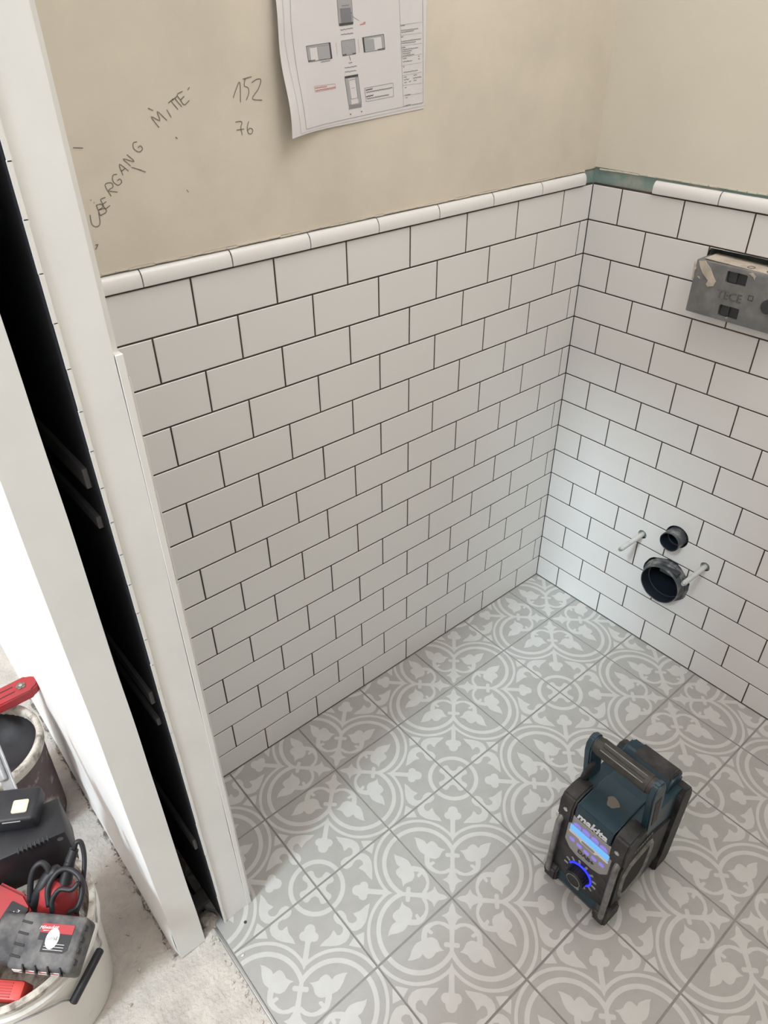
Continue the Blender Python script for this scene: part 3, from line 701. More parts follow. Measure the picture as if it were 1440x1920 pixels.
lathe(bm, [(0.0610, -0.012), (0.0640, 0.000), (0.0625, 0.004), (0.0585, 0.006), (0.0565, -0.012)], Vector((0, 0, 0.0545)), 40, RYP, False)
for v in bm.verts: v.co += Vector((0, nz(v.co.y * 3, v.co.z * 3, 1.2) * 0.0018, nz(v.co.z * 3, v.co.y * 3, 1.4) * 0.0018))
obj('collar', bm, M['pipe'], dp, 'auto')
bm = bmesh.new(); box(bm, (-0.016, -0.012, 0.100), (0.018, 0.05, 0.018), None, 0.003); obj('clip', bm, M['box_dark'], dp)
for (y, z), lab, worn in ((ROD[0], 'pale threaded rod left of the small pipe stub', 0), (ROD[1], 'pale threaded rod at the right of the wide drain pipe', 1)):
    e = empty('fixing_rod', (0, y, z - 0.007)); tag(e, lab, 'rod', 'toilet fixing rods')
    c = Vector((0, 0, 0.007)); bm = bmesh.new()
    lathe(bm, [(0.0066, -0.05), (0.0066, 0.030), (0.0072, 0.033), (0.0066, 0.036), (0.0064, 0.096), (0.0058, 0.098)], c, 24, RYP, True)
    obj('sleeve', bm, M['sleeve'], e, 'auto')
    bm = bmesh.new(); prof = []
    for k in range(5): prof += [(0.0040, 0.0985 + k * 0.0008), (0.0046, 0.0989 + k * 0.0008)]
    lathe(bm, prof, c, 16, RYP, True); obj('thread_end', bm, M['steel'], e)

# ---- job-site radio (local +x is the front, +y the side on the viewer's right)
ra = empty('job_site_radio', (-0.6275, -0.7205, 0.0), PI); tag(ra, 'dark teal and black job-site radio with lit blue display on the floor', 'radio')
def front(x): return lambda u, v, t: Vector((x + t, u, v))          # u to the viewer's right, v up
def sidef(y): return lambda u, v, t: Vector((u, y + t, v))
bm = bmesh.new()      # housing: side profile swept across, chamfered
prof = [(0.106, 0.014), (0.109, 0.040), (0.104, 0.235), (0.102, 0.262), (0.094, 0.276), (0.050, 0.280), (-0.010, 0.280), (-0.075, 0.272), (-0.092, 0.250), (-0.098, 0.060), (-0.090, 0.014)]
prism(bm, prof, lambda u, v, t: Vector((u, t, v)), -0.066, 0.066)
bmesh.ops.bevel(bm, geom=[e for e in bm.edges if len(e.link_faces) == 2 and abs(e.calc_face_angle(0)) > 1.2], offset=0.010, segments=3, affect='EDGES')
hs = obj('housing', bm, M['teal'], ra, 'auto')
bm = bmesh.new()      # centre plate on top, running down over the front edge
prism(bm, [(0.112, 0.243), (0.1155, 0.262), (0.1125, 0.284), (0.02, 0.2885), (-0.03, 0.2885), (-0.03, 0.26), (0.09, 0.243)], lambda u, v, t: Vector((u, t, v)), -0.040, 0.040)
bmesh.ops.bevel(bm, geom=bm.edges[:], offset=0.0015, segments=2, affect='EDGES')
tp = obj('top_plate', bm, M['teal'], ra, 'auto')
bm = bmesh.new(); prism(bm, [(0.062 + 0.010 * (1 + .25 * math.sin(2.3 * a) + .12 * math.cos(5 * a)) * math.cos(a), 0.002 + 0.0125 * (1 + .2 * math.cos(3.1 * a)) * math.sin(a)) for a in [2 * PI * i / 22 for i in range(22)]], lambda u, v, t: Vector((u, v, 0.2865 + t + (0.062 - u) * 0.05)), -0.0006, 0.0006)
obj('worn_patch', bm, M['worn'], tp)
def mkf(u, v, t): return Vector((0.1140 + 0.0008 + t + (0.003 if False else 0) - (v - 0.2625) * 0.0 , u, v))
bm = text_bm('makita', 0.0265, lambda u, v, t: Vector((0.1160 + t - max(0, v) * 0.12 - max(0, -v) * 0.16, u * 0.94 - 0.001, 0.2600 + v)), shear=0.22, bold=0.0009, depth=0.0006)
# capital letter drawn like the logo: taller first stroke
obj('white_lettering', bm, M['white_print'], tp)
# black front frame and the silver panel on it
bm = bmesh.new(); prism(bm, [(-0.0655, 0.050), (0.0655, 0.050), (0.0655, 0.215), (0.052, 0.246), (-0.052, 0.246), (-0.0655, 0.215)], front(0.1045), -0.008, 0.0045); obj('front_frame', bm, M['rubber'], ra)
bm = bmesh.new(); pan = [(-0.046, 0.242), (0.046, 0.242), (0.050, 0.232), (0.050, 0.158), (0.036, 0.140), (0.018, 0.134), (-0.018, 0.134), (-0.036, 0.140), (-0.050, 0.158), (-0.050, 0.232)]
prism(bm, pan, front(0.106), -0.006, 0.005); bmesh.ops.bevel(bm, geom=[e for e in bm.edges if all(v.co.x > 0.1105 for v in e.verts)], offset=0.001, segments=1, affect='EDGES')
fp = obj('front_panel', bm, M['panel'], ra)
bm = bmesh.new(); prism(bm, rrect(0.088, 0.018, 0.002, 3, 0, 0.2065), front(0.111), -0.001, 0.0006); obj('display', bm, M['lcd'], fp)
bm = bmesh.new(); prism(bm, [(-0.043, 0.1965), (0.043, 0.1965), (0.046, 0.193), (0.043, 0.1895), (0.022, 0.1895), (0.016, 0.1835), (-0.016, 0.1835), (-0.022, 0.1895), (-0.043, 0.1895), (-0.046, 0.193)], front(0.111), -0.001, 0.0005); obj('silver_strip', bm, M['profile'], fp)
bm = bmesh.new(); prism(bm, rrect(0.030, 0.007, 0.003, 3, 0, 0.1895), front(0.1118), -0.001, 0.0004); obj('dark_badge', bm, M['panel'], fp)
for k in range(4):
    yk = -0.030 + 0.020 * k
    q = [(yk - 0.0085, 0.2195), (yk + 0.0085, 0.2195), (yk + 0.0085, 0.2265 + (0.002 if k in (1, 2) else -0.002 if k == 3 else 0)), (yk + 0.004, 0.232 if k in (1, 2) else 0.2295), (yk - 0.004, 0.232 if k in (1, 2) else 0.2295), (yk - 0.0085, 0.2265 + (0.002 if k in (1, 2) else -0.002 if k == 0 else 0))]
    bm = bmesh.new(); prism(bm, q, front(0.111), -0.001, 0.0012); obj('button', bm, M['btn'], fp)
for k in range(5):
    yk = -0.034 + 0.017 * k; zz = 0.173 - 0.0035 * (2 - abs(k - 2)) / 2
    bm = bmesh.new(); prism(bm, rrect(0.012, 0.0095, 0.003, 3, yk, zz), front(0.111), -0.001, 0.0012); obj('button', bm, M['btn'], fp)
bm = text_bm('DAB+', 0.0145, lambda u, v, t: Vector((0.1112 + t, u + 0.001, 0.1535 + v)), bold=0.0007, depth=0.0005); obj('black_lettering', bm, M['ink'], fp)
# tuning knob with lit ring
bm = bmesh.new(); prism(bm, rrect(0.104, 0.092, 0.012, 4, 0, 0.091), front(0.106), -0.006, 0.0035); dk = obj('lower_panel', bm, M['rubber'], ra)
RXP = Matrix.Rotation(PI / 2, 3, 'Y')
kb = bmesh.new(); kc = Vector((0.109, -0.002, 0.088)); prf = [(0.0005, 0.022), (0.0165, 0.022), (0.0195, 0.019), (0.0200, 0.0)]
lathe(kb, prf[::-1], kc, 40, RXP, False); knob = obj('knob', kb, M['black'], ra, 'auto')
bm = bmesh.new()
for k in range(18):
    a = 2 * PI * k / 18; box(bm, kc + Vector((0.009, 0.0203 * math.cos(a), 0.0203 * math.sin(a))), (0.016, 0.0022, 0.0030), Matrix.Rotation(a, 3, 'X'), 0.0006, 1)
obj('grip_rib', bm, M['black'], knob)
bm = bmesh.new(); lathe(bm, [(0.0145, 0.0226), (0.0155, 0.0226), (0.0155, 0.0215), (0.0145, 0.0215)], kc, 32, RXP, False); obj('knob_face_ring', bm, M['panel'], knob)
bm = bmesh.new(); tube(bm, [kc + Vector((0.0015, 0.0262 * math.cos(a), 0.0262 * math.sin(a))) for a in [math.radians(-75 + 235 * i / 30) for i in range(31)]], 0.0021, 8); obj('lit_ring', bm, M['ring'], ra, True)
bm = bmesh.new()
for k in range(11):
    a = math.radians(-60 + 300 / 11 * k - 30); box(bm, kc + Vector((0.0002, 0.0335 * math.cos(a), 0.0335 * math.sin(a))), (0.0022, 0.010, 0.0055), Matrix.Rotation(a, 3, 'X'), 0.0008, 1)
obj('dial_cog', bm, M['panel'], ra)
bm = bmesh.new(); box(bm, (0.110, -0.004, 0.0445), (0.008, 0.020, 0.017), None, 0.002); obj('latch', bm, M['panel'], ra)
bm = bmesh.new(); box(bm, (0.103, 0, 0.026), (0.014, 0.112, 0.032), None, 0.005); obj('battery_door', bm, M['teal'], ra)
# corner guards, tubes, screws
for s in (-1, 1):
    bm = bmesh.new()
    pr2 = [(0.117, 0.215), (0.1185, 0.262), (0.110, 0.284), (0.085, 0.289), (0.060, 0.286), (0.050, 0.276), (0.062, 0.262), (0.084, 0.240), (0.095, 0.215)]
    prism(bm, pr2, lambda u, v, t: Vector((u, t, v)), s * 0.043, s * 0.0745)
    bmesh.ops.bevel(bm, geom=bm.edges[:], offset=0.004, segments=2, affect='EDGES'); obj('shoulder_guard', bm, M['rubber'], ra, 'auto')
    bm = bmesh.new(); yy = s * 0.0575; lathe(bm, [(0.0001, 0.0012), (0.0020, 0.0012), (0.0024, 0.0022), (0.0048, 0.0022), (0.0048, -0.001)], (0.1176, yy, 0.254), 18, RXP, False); obj('screw', bm, M['steel'], ra)
    bm = bmesh.new(); tube(bm, smooth_path([(0.108, s * 0.064, 0.226), (0.118, s * 0.0645, 0.214), (0.1215, s * 0.065, 0.190), (0.1215, s * 0.0655, 0.060), (0.119, s * 0.065, 0.034), (0.108, s * 0.064, 0.022)], 5), 0.0062, 12); obj('guard_tube', bm, M['tube'], ra, True)
    bm = bmesh.new()
    prism(bm, [(0.118, 0.004), (0.122, 0.018), (0.121, 0.040), (0.108, 0.052), (0.080, 0.050), (0.066, 0.030), (0.066, 0.0), (0.112, 0.0)], lambda u, v, t: Vector((u, t, v)), s * 0.046, s * 0.0755)
    bmesh.ops.bevel(bm, geom=bm.edges[:], offset=0.004, segments=2, affect='EDGES'); obj('foot_guard', bm, M['rubber'], ra, 'auto')
    bm = bmesh.new()      # rear upright guard
    prism(bm, [(-0.060, 0.0), (-0.104, 0.0), (-0.110, 0.020), (-0.110, 0.235), (-0.100, 0.262), (-0.075, 0.272), (-0.062, 0.255), (-0.070, 0.22), (-0.070, 0.19), (-0.063, 0.18), (-0.063, 0.15), (-0.070, 0.14), (-0.070, 0.06), (-0.060, 0.045)], lambda u, v, t: Vector((u, t, v)), s * 0.050, s * 0.0765)
    bmesh.ops.bevel(bm, geom=bm.edges[:], offset=0.003, segments=2, affect='EDGES'); obj('rear_guard', bm, M['rubber'], ra, 'auto')
    # side cheek, speaker ring and mesh
    bm = bmesh.new(); prism(bm, [(0.100, 0.055), (0.104, 0.185), (0.090, 0.203), (0.0, 0.205), (-0.060, 0.190), (-0.062, 0.05), (0.07, 0.045)], sidef(s * 0.066), 0, s * 0.004); ck = obj('side_cheek', bm, M['rubber'], ra)
    spo = [(0.092, 0.128), (0.093, 0.160), (0.078, 0.185), (0.020, 0.196), (0.002, 0.190), (-0.004, 0.160), (0.000, 0.090), (0.014, 0.066), (0.066, 0.056), (0.080, 0.066), (0.088, 0.090)]
    cx = 0.044; cz = 0.126
    bm = bmesh.new(); N = len(spo); A = []; B = []; C_ = []
    for (u, v) in spo:
        A.append(bm.verts.new((u, s * 0.0695, v))); B.append(bm.verts.new((cx + (u - cx) * 0.94, s * 0.0755, cz + (v - cz) * 0.94))); C_.append(bm.verts.new((cx + (u - cx) * 0.80, s * 0.0715, cz + (v - cz) * 0.82)))
    for i in range(N):
        j = (i + 1) % N; bm.faces.new((A[i], A[j], B[j], B[i])); bm.faces.new((B[i], B[j], C_[j], C_[i]))
    spr = obj('speaker_ring', bm, M['tube'], ra, 'auto')
    bm = bmesh.new(); prism(bm, [(cx + (u - cx) * 0.82, cz + (v - cz) * 0.84) for u, v in spo], sidef(s * 0.068), 0, s * 0.004); obj('speaker_mesh', bm, M['mesh'], spr)
bm = bmesh.new()         # faint silver side print
for k in range(11):
    u = 0.090 - k * 0.0076; box(bm, (u, 0.0702, 0.2125 + 0.0005 * k), (0.0052, 0.0005, 0.0075), Matrix.Rotation(0.25, 3, 'Y')); box(bm, (u, 0.0704, 0.2125 + 0.0005 * k), (0.0022, 0.0005, 0.0035))
obj('side_print', bm, M['tube'], ra)
# handle
hb = bmesh.new()
HX0, HZ0, HX1, HZ1 = 0.030, 0.250, 0.058, 0.412
ax = (Vector((HX1, 0, HZ1)) - Vector((HX0, 0, HZ0))).normalized(); pxv = Vector((ax.z, 0, -ax.x))
for s in (-1, 1):
    bm = bmesh.new()
    pl2 = [(-0.021, 0.0), (0.021, 0.0), (0.021, 0.135), (0.017, 0.155), (0.006, 0.166), (-0.006, 0.166), (-0.017, 0.155), (-0.021, 0.135)]
    prism(bm, pl2, lambda u, v, t: Vector((HX0, 0, HZ0)) + pxv * u + ax * v + Vector((0, t, 0)), s * 0.0585, s * 0.0725)
    bmesh.ops.bevel(bm, geom=bm.edges[:], offset=0.0028, segments=2, affect='EDGES'); po_ = obj('handle_post', bm, M['teal'], ra, 'auto')
    bm = bmesh.new(); box(bm, Vector((HX0, s * 0.0728, HZ0)) + ax * 0.075, (0.018, 0.0015, 0.085), Matrix.Rotation(math.atan2(ax.x, ax.z), 3, 'Y'), 0.0006, 1); obj('post_inlay', bm, M['rubber'], po_)
bm = bmesh.new(); gc = Vector((HX0, 0, HZ0)) + ax * 0.146
for k, (ya, yb, r) in enumerate([(-0.060, -0.052, 0.0165), (-0.052, 0.052, 0.0178), (0.052, 0.060, 0.0165)]): cyl(bm, gc + Vector((0, ya, 0)), gc + Vector((0, yb, 0)), r, n=28)
gr = obj('grip', bm, M['rubber2'], ra, 'auto')
for k in range(3):
    a = math.radians(35 + 24 * k); bm = bmesh.new(); d = Vector((math.cos(a), 0, math.sin(a)))
    tube(bm, [gc + d * 0.0178 + Vector((0, y_, 0)) for y_ in (-0.044, 0, 0.044)], 0.0010, 8); obj('grip_ridge', bm, M['tube'] if k != 1 else M['rubber'], gr)
bm = bmesh.new(); cyl(bm, (0.055, -0.070, 0.272), (0.060, -0.058, 0.345), 0.0068, n=18); cyl(bm, (0.060, -0.058, 0.345), (0.0601, -0.0578, 0.3462), 0.0045, n=14); obj('antenna', bm, M['rubber'], ra, 'auto')
# rear battery hood
bm = bmesh.new(); prism(bm, [(-0.030, 0.270), (-0.040, 0.296), (-0.052, 0.306), (-0.082, 0.302), (-0.098, 0.280), (-0.098, 0.22), (-0.03, 0.22)], lambda u, v, t: Vector((u, t, v)), -0.054, 0.054)
bmesh.ops.bevel(bm, geom=bm.edges[:], offset=0.005, segments=3, affect='EDGES'); hd = obj('rear_hood', bm, M['teal'], ra, 'auto')
bm = bmesh.new(); prism(bm, [(-0.046, 0.3035), (-0.052, 0.3085), (-0.083, 0.305), (-0.1005, 0.281), (-0.1005, 0.250), (-0.095, 0.250), (-0.08, 0.295)], lambda u, v, t: Vector((u, t, v)), -0.030, 0.050)
bmesh.ops.bevel(bm, geom=bm.edges[:], offset=0.002, segments=2, affect='EDGES'); obj('rubber_pad', bm, M['rubber'], hd, 'auto')

# ---- white bucket with tools in the hall
BKC = Vector((-1.626, -0.186, -0.0125)); RH = 0.262
bk = empty('white_bucket', BKC); tag(bk, 'white plastic bucket full of tools beside the door wall', 'bucket')
bm = bmesh.new()
lathe(bm, [(0.0005, 0.003), (0.106, 0.003), (0.110, 0.0), (0.113, 0.006), (0.131, 0.215), (0.1375, 0.218), (0.1375, 0.228), (0.1325, 0.230), (0.1335, 0.250)], n=64, close=False)
obj('shell', bm, M['bucket'], bk, 'auto')
bm = bmesh.new(); lathe(bm, [(0.1335, 0.248), (0.1385, 0.250), (0.1390, RH - 0.002), (0.1360, RH), (0.1290, RH), (0.1270, 0.250), (0.104, 0.010), (0.0005, 0.008)], n=64, close=False); obj('rim', bm, M['bucket_rim'], bk, 'auto')
# bail resting against the side that faces the camera
def bkp(u, v, off=0.0035):      # where the pixel's ray first comes near the outside of the shell
    d = ray(u, v); best = None
    for k in range(400):
        z = 0.225 - k * 0.0006; p = CAM + d * ((z - CAM.z) / d.z) - BKC
        R_s = 0.113 + 0.0195 * (z / 0.215) + off; g = math.hypot(p.x, p.y) - R_s
        if best is None or g < best[0]: best = (g, p, R_s)
        if g <= 0: break
    g, p, R_s = best; q = Vector((p.x, p.y, 0)).normalized() * R_s; return Vector((q.x, q.y, p.z)) if g > 0 else p
wire = [Vector((0.138, 0.030, 0.214)), bkp(172, 1665), bkp(178, 1695), bkp(181, 1718), bkp(183, 1752), bkp(190, 1768), bkp(185, 1784)]
wire2 = [bkp(140, 1875), bkp(119, 1877), bkp(100, 1886), bkp(79, 1896), bkp(50, 1909), bkp(22, 1919), Vector((-0.080, -0.105, 0.19)), Vector((-0.137, -0.02, 0.214))]
bm = bmesh.new(); tube(bm, smooth_path(wire, 5), 0.0017, 8); tube(bm, smooth_path(wire2, 5), 0.0017, 8); bail = obj('bail_wire', bm, M['galv'], bk, True)
bm = bmesh.new(); gp = [bkp(187 + (138 - 187) * i / 6, 1783 + (1878 - 1783) * i / 6, 0.009) for i in range(7)]; tube(bm, gp, 0.0072, 14); obj('bail_grip', bm, M['black'], bail, 'auto')
bm = bmesh.new(); lathe(bm, [(0.007, -0.004), (0.008, 0.0), (0.0, 0.003)], Vector((0.1335, 0.02, 0.215)), 14, RXP, False); obj('bail_lug', bm, M['bucket'], bk, 'auto')

def frame_from(o, ex, ey):
    ex = ex.normalized(); ez = ex.cross(ey).normalized(); ey = ez.cross(ex)
    m = Matrix((ex, ey, ez)).transposed().to_4x4(); m.translation = o; return m
# battery pack lying over the front rim (top face with the label looks up at the camera)
A_ = onp(34, 1708, 2, .322); B_ = onp(152, 1719, 2, .322); D_ = onp(22, 1812, 2, .306)
ex = (B_ - A_); ey = (A_ - D_); Lx = ex.length; Ly = ey.length
bt = empty('battery_pack', (0, 0, 0)); bt.matrix_world = frame_from((B_ + D_) / 2, ex, ey); tag(bt, 'dusty grey-black battery pack with red label lying across the white bucket', 'battery')
bm = bmesh.new(); box(bm, (0, 0, -0.023), (Lx, Ly, 0.046), None, 0.007, 3); bs = obj('case', bm, M['black2'], bt, 'auto')
bm = bmesh.new(); box(bm, (-0.075, 0.004, -0.040), (0.050, Ly * 0.9, 0.055), Matrix.Rotation(0.25, 3, 'Y'), 0.008, 3); obj('rail_block', bm, M['black2'], bt, 'auto')
def btop(u, v, t): return Vector((u, v, 0.0003 + t))
bm = bmesh.new()
for k in range(4):
    y_ = Ly * (0.30 - 0.2 * k); box(bm, (-Lx * 0.40, y_, 0.0002), (0.018, 0.0035, 0.0012), Matrix.Rotation(-0.12, 3, 'Z'), 0.0005, 1)
    box(bm, (Lx * 0.495, y_, -0.008), (0.004, 0.008, 0.010), None, 0.001, 1)
    box(bm, (Lx * (-0.22 + 0.19 * k), -Ly * 0.49, -0.003), (0.0025, 0.012, 0.010), Matrix.Rotation(0.5, 3, 'Z'), 0.0006, 1)
obj('vent_slot', bm, M['black'], bs)
LW, LH = Lx * 0.50, Ly * 0.50; lx, ly = Lx * 0.10, Ly * 0.06
bm = bmesh.new(); prism(bm, [(lx - LW / 2, ly + LH / 2), (lx + LW / 2, ly + LH / 2), (lx + LW / 2, ly - LH * .38), (lx + LW * .38, ly - LH / 2), (lx - LW * .32, ly - LH / 2), (lx - LW * .32, ly - LH * .1), (lx - LW / 2, ly - LH * .1)], btop, -0.0008, 0.0003); lb = obj('label', bm, M['black'], bt)
bm = bmesh.new(); prism(bm, [(lx - LW / 2, ly + LH / 2), (lx + LW / 2, ly + LH / 2), (lx + LW / 2, ly + LH * .17), (lx - LW / 2, ly + LH * .17)], btop, 0.0, 0.0006); obj('red_band', bm, M['red'], lb)
bm = text_bm('Milwaukee', 0.0070, lambda u, v, t: btop(lx - LW * .27 + u, ly + LH * .36 + v + u * .1, 0.0006 + t), shear=0.3, depth=0.0002); obj('white_lettering', bm, M['white_print'], lb)
bm = bmesh.new(); prism(bm, [(lx - LW * .42, ly + LH * .22), (lx - LW * .2, ly + LH * .26), (lx - LW * .42, ly + LH * .245)], btop, 0.0006, 0.0008); 
for k in range(3): prism(bm, [(lx - LW * .25, ly - LH * (.2 + .1 * k)), (lx + LW * .36, ly - LH * (.2 + .1 * k)), (lx + LW * .36, ly - LH * (.215 + .1 * k)), (lx - LW * .25, ly - LH * (.215 + .1 * k))], btop, 0.0003, 0.0005)
obj('fine_print', bm, M['white_print'], lb)
bm = bmesh.new(); prism(bm, [(lx - LW * .06 + 0.0105 * math.cos(a), ly - LH * .02 + 0.0145 * math.sin(a)) for a in [2 * PI * i / 28 for i in range(28)]], btop, 0.0, 0.0009); so = obj('oval_sticker', bm, M['sticker'], lb)
bm = bmesh.new(); hx, hy = lx - LW * .06, ly - LH * .02
for stt in ([(-.0095, .001), (-.0075, -.002), (-.006, .002), (-.0045, -.0025), (-.003, .001)], [(-.002, -.002), (-.001, .002), (.0005, -.001), (.0015, .002)], [(.003, .0025), (.0035, -.003), (.0055, -.001), (.003, .0002)], [(.0062, .003), (.0065, -.003), (.0090, -.0018), (.0066, .0), (.0088, .0022), (.0062, .003)]):
    ribbon(bm, [btop(hx + u, hy + v, 0.0011) for u, v in stt], 0.0008, Vector((0, 0, 1)))
obj('pen_writing', bm, M['ink'], so)
bm = bmesh.new(); prism(bm, [(-Lx * .42, -.010), (Lx * .34, -.010), (Lx * .22, -.030), (-Lx * .5 + .004, -.030)], lambda u, v, t: Vector((u, -Ly / 2 - 0.0004 - t, v)), -0.0004, 0.0006); fl2 = obj('front_label', bm, M['sticker'], bt)
bm = bmesh.new(); prism(bm, [(-Lx * .30, -.012), (Lx * .30, -.012), (Lx * .26, -.019), (-Lx * .34, -.019)], lambda u, v, t: Vector((u, -Ly / 2 - 0.0008 - t, v)), 0, 0.0006); obj('red_band', bm, M['red'], fl2)

# black charger box behind it
R_ = onp(122, 1557, 2, .330); P_ = onp(80, 1520, 2, .335)
C2 = onp(94, 1630, 2, .255)
ex = Vector((0.62, -0.78, 0.0)).normalized()       # along its vented front edge
chg = empty('charger', (0, 0, 0)); Q_ = R_ + Vector((-0.110, 0.012, -0.052))
ew = (R_ - onp(0, 1610, 2, .330)); ew.z = 0; ew.normalize(); ed = Vector((-ew.y, ew.x, 0)); ed.z = 0.05; ed.normalize()
cw, cdp, chh = 0.150, 0.075, 0.105
top_r = R_
cen = top_r - ew * cw / 2 + ed * cdp / 2 - Vector((0, 0, chh / 2))
chg.matrix_world = frame_from(cen, ew, ed); tag(chg, 'black charger box with a row of vents, standing in the white bucket', 'charger')
bm = bmesh.new(); box(bm, (0, 0, 0), (cw, cdp, chh), None, 0.004, 2); cb = obj('case', bm, M['black'], chg, 'auto')
bm = bmesh.new()
for k in range(8): box(bm, (-0.02 + 0.0068 * k + 0.018, -cdp / 2 + 0.003, chh / 2 - 0.002), (0.0030, 0.010, 0.006), None, 0.0006, 1)
obj('vent_slot', bm, M['box_dark'], cb)
bm = bmesh.new(); cyl(bm, (cw / 2 - 0.012, -cdp / 2 - 0.0005, chh / 2 - 0.014), (cw / 2 - 0.012, -cdp / 2 + 0.004, chh / 2 - 0.014), 0.005, n=16); obj('screw_boss', bm, M['black2'], chg)
# black line-laser case with cream button on top of the charger
A2 = onp(0, 1485, 2, .375); B2 = onp(66, 1492, 2, .375); D2 = onp(8, 1545, 2, .370)
lc = empty('laser_case', (0, 0, 0)); ex2 = (onp(70, 1500, 2, .375) - onp(-25, 1512, 2, .375)); ey2 = onp(30, 1480, 2, .375) - onp(42, 1535, 2, .37)
lc.matrix_world = frame_from(onp(22, 1508, 2, .372), ex2, ey2); tag(lc, 'small black case with a square cream button on top of the black charger', 'tool case')
bm = bmesh.new(); box(bm, (0, 0, -0.017), (ex2.length, ey2.length, 0.034), None, 0.006, 3); obj('case', bm, M['black'], lc, 'auto')
pcb = lc.matrix_world.inverted() @ onp(37, 1511, 2, .374)
bm = bmesh.new(); prism(bm, rrect(0.026, 0.024, 0.003, 3, pcb.x, pcb.y), lambda u, v, t: Vector((u, v, t)), -0.002, 0.0022); bq = obj('button', bm, M['cream'], lc)
bm = bmesh.new(); prism(bm, rrect(0.018, 0.016, 0.002, 3, pcb.x, pcb.y), lambda u, v, t: Vector((u, v, t)), 0.0015, 0.0027); obj('button_face', bm, M['profile'], bq)
bm = bmesh.new(); box(bm, (0.006, -ey2.length / 2 - 0.001, -0.003), (0.030, 0.0015, 0.0015)); obj('seam', bm, M['panel'], lc)
# red grinder body, its cable and strain relief
gd = empty('corded_tool', BKC + Vector((0.06, -0.02, 0.15))); tag(gd, 'red power tool with its black cable coiled round it, right side of white bucket', 'power tool')
def G_(u, v, z): return onp(u, v, 2, z) - Vector(gd.location)
bm = bmesh.new(); tube(bm, [G_(120, 1760, .10), G_(112, 1720, .19), G_(108, 1690, .250), G_(108, 1662, .285), G_(110, 1650, .292)], [0.030, 0.032, 0.033, 0.028, 0.016], 20); obj('tool_body', bm, M['red'], gd, True)
bm = bmesh.new(); tube(bm, smooth_path([G_(64, 1700, .25), G_(78, 1668, .285), G_(95, 1640, .30), G_(112, 1632, .305)], 4), [0.012] * 12 + [0.008], 12); obj('black_collar', bm, M['black'], gd, True)
bm = bmesh.new(); cyl(bm, G_(122, 1655, .292), G_(131, 1615, .318), 0.0115, 0.0085, 20); cyl(bm, G_(131, 1615, .318), G_(139, 1592, .332), 0.0085, 0.0078, 20); obj('strain_relief', bm, M['cable'], gd, 'auto')
bm = bmesh.new()
tube(bm, smooth_path([G_(139, 1594, .330), G_(143, 1580, .342), G_(152, 1580, .340), G_(158, 1605, .322), G_(157, 1640, .302), G_(150, 1690, .275), G_(142, 1712, .262)], 6), 0.0042, 10)
tube(bm, smooth_path([G_(92, 1700, .285), G_(90, 1665, .305), G_(108, 1635, .318), G_(130, 1630, .318), G_(150, 1645, .312), G_(154, 1672, .298), G_(146, 1700, .284), G_(128, 1712, .275)], 6), 0.0048, 10)
tube(bm, smooth_path([G_(98, 1712, .285), G_(98, 1688, .30), G_(112, 1668, .312), G_(134, 1668, .312), G_(147, 1655, .318)], 6), 0.0042, 10)
tube(bm, smooth_path([G_(56, 1690, .27), G_(58, 1650, .30), G_(66, 1626, .318), G_(80, 1618, .322), G_(92, 1634, .310), G_(90, 1660, .29)], 6), 0.0052, 10)
obj('cable', bm, M['cable'], gd, True)
# red tool with black type plate, and another red one in front
rt = empty('red_tool', BKC + Vector((0.0, 0.0, 0.14))); tag(rt, 'red tool with a black type plate at the left edge of the white bucket', 'power tool')
A3 = onp(-24, 1652, 2, .272); B3 = onp(46, 1686, 2, .270); D3 = onp(-24, 1716, 2, .262)
m3 = frame_from((B3 + D3) / 2, B3 - A3, A3 - D3); rt.matrix_world = m3; l3, h3 = (B3 - A3).length, (A3 - D3).length
bm = bmesh.new(); prism(bm, [(-l3 / 2, -h3 / 2), (l3 * .42, -h3 / 2), (l3 / 2, -h3 * .2), (l3 / 2, h3 * .30), (l3 * .2, h3 / 2), (-l3 / 2, h3 / 2)], lambda u, v, t: Vector((u, v, t)), -0.018, 0.0); bmesh.ops.bevel(bm, geom=bm.edges[:], offset=0.005, segments=2, affect='EDGES'); rb_ = obj('tool_body', bm, M['red'], rt, 'auto')
bm = bmesh.new(); prism(bm, rrect(0.036, h3 * .62, 0.003, 3, l3 * .26, -h3 * .10), lambda u, v, t: Vector((u, v, t)), -0.002, 0.0008); tpz = obj('type_plate', bm, M['black'], rt)
bm = text_bm('M18', 0.0065, lambda u, v, t: Vector((l3 * .30 + v, -h3 * .02 - u, 0.0008 + t)), depth=0.0002); obj('white_lettering', bm, M['white_print'], tpz)
bm = text_bm('CE', 0.0060, lambda u, v, t: Vector((l3 * .22 + v, -h3 * .06 - u, 0.0008 + t)), depth=0.0002); obj('white_lettering', bm, M['white_print'], tpz)
r2 = empty('red_case', (0, 0, 0)); A4 = onp(-30, 1832, 2, .258); B4 = onp(47, 1838, 2, .258); D4 = onp(-40, 1872, 2, .252)
r2.matrix_world = frame_from((B4 + D4) / 2, B4 - A4, A4 - D4); tag(r2, 'bright red ribbed plastic piece in the white bucket, under the battery pack', 'tool')
l4, h4 = (B4 - A4).length, (A4 - D4).length
bm = bmesh.new(); box(bm, (0, 0, -0.02), (l4, h4, 0.04), None, 0.006, 2); ro = obj('shell', bm, M['red2'], r2, 'auto')
bm = bmesh.new()
for k in range(6): box(bm, (-0.01, h4 * (-.34 + .13 * k), 0.0003), (l4 * .75, 0.0012, 0.0014))
obj('rib', bm, M['red'], ro)
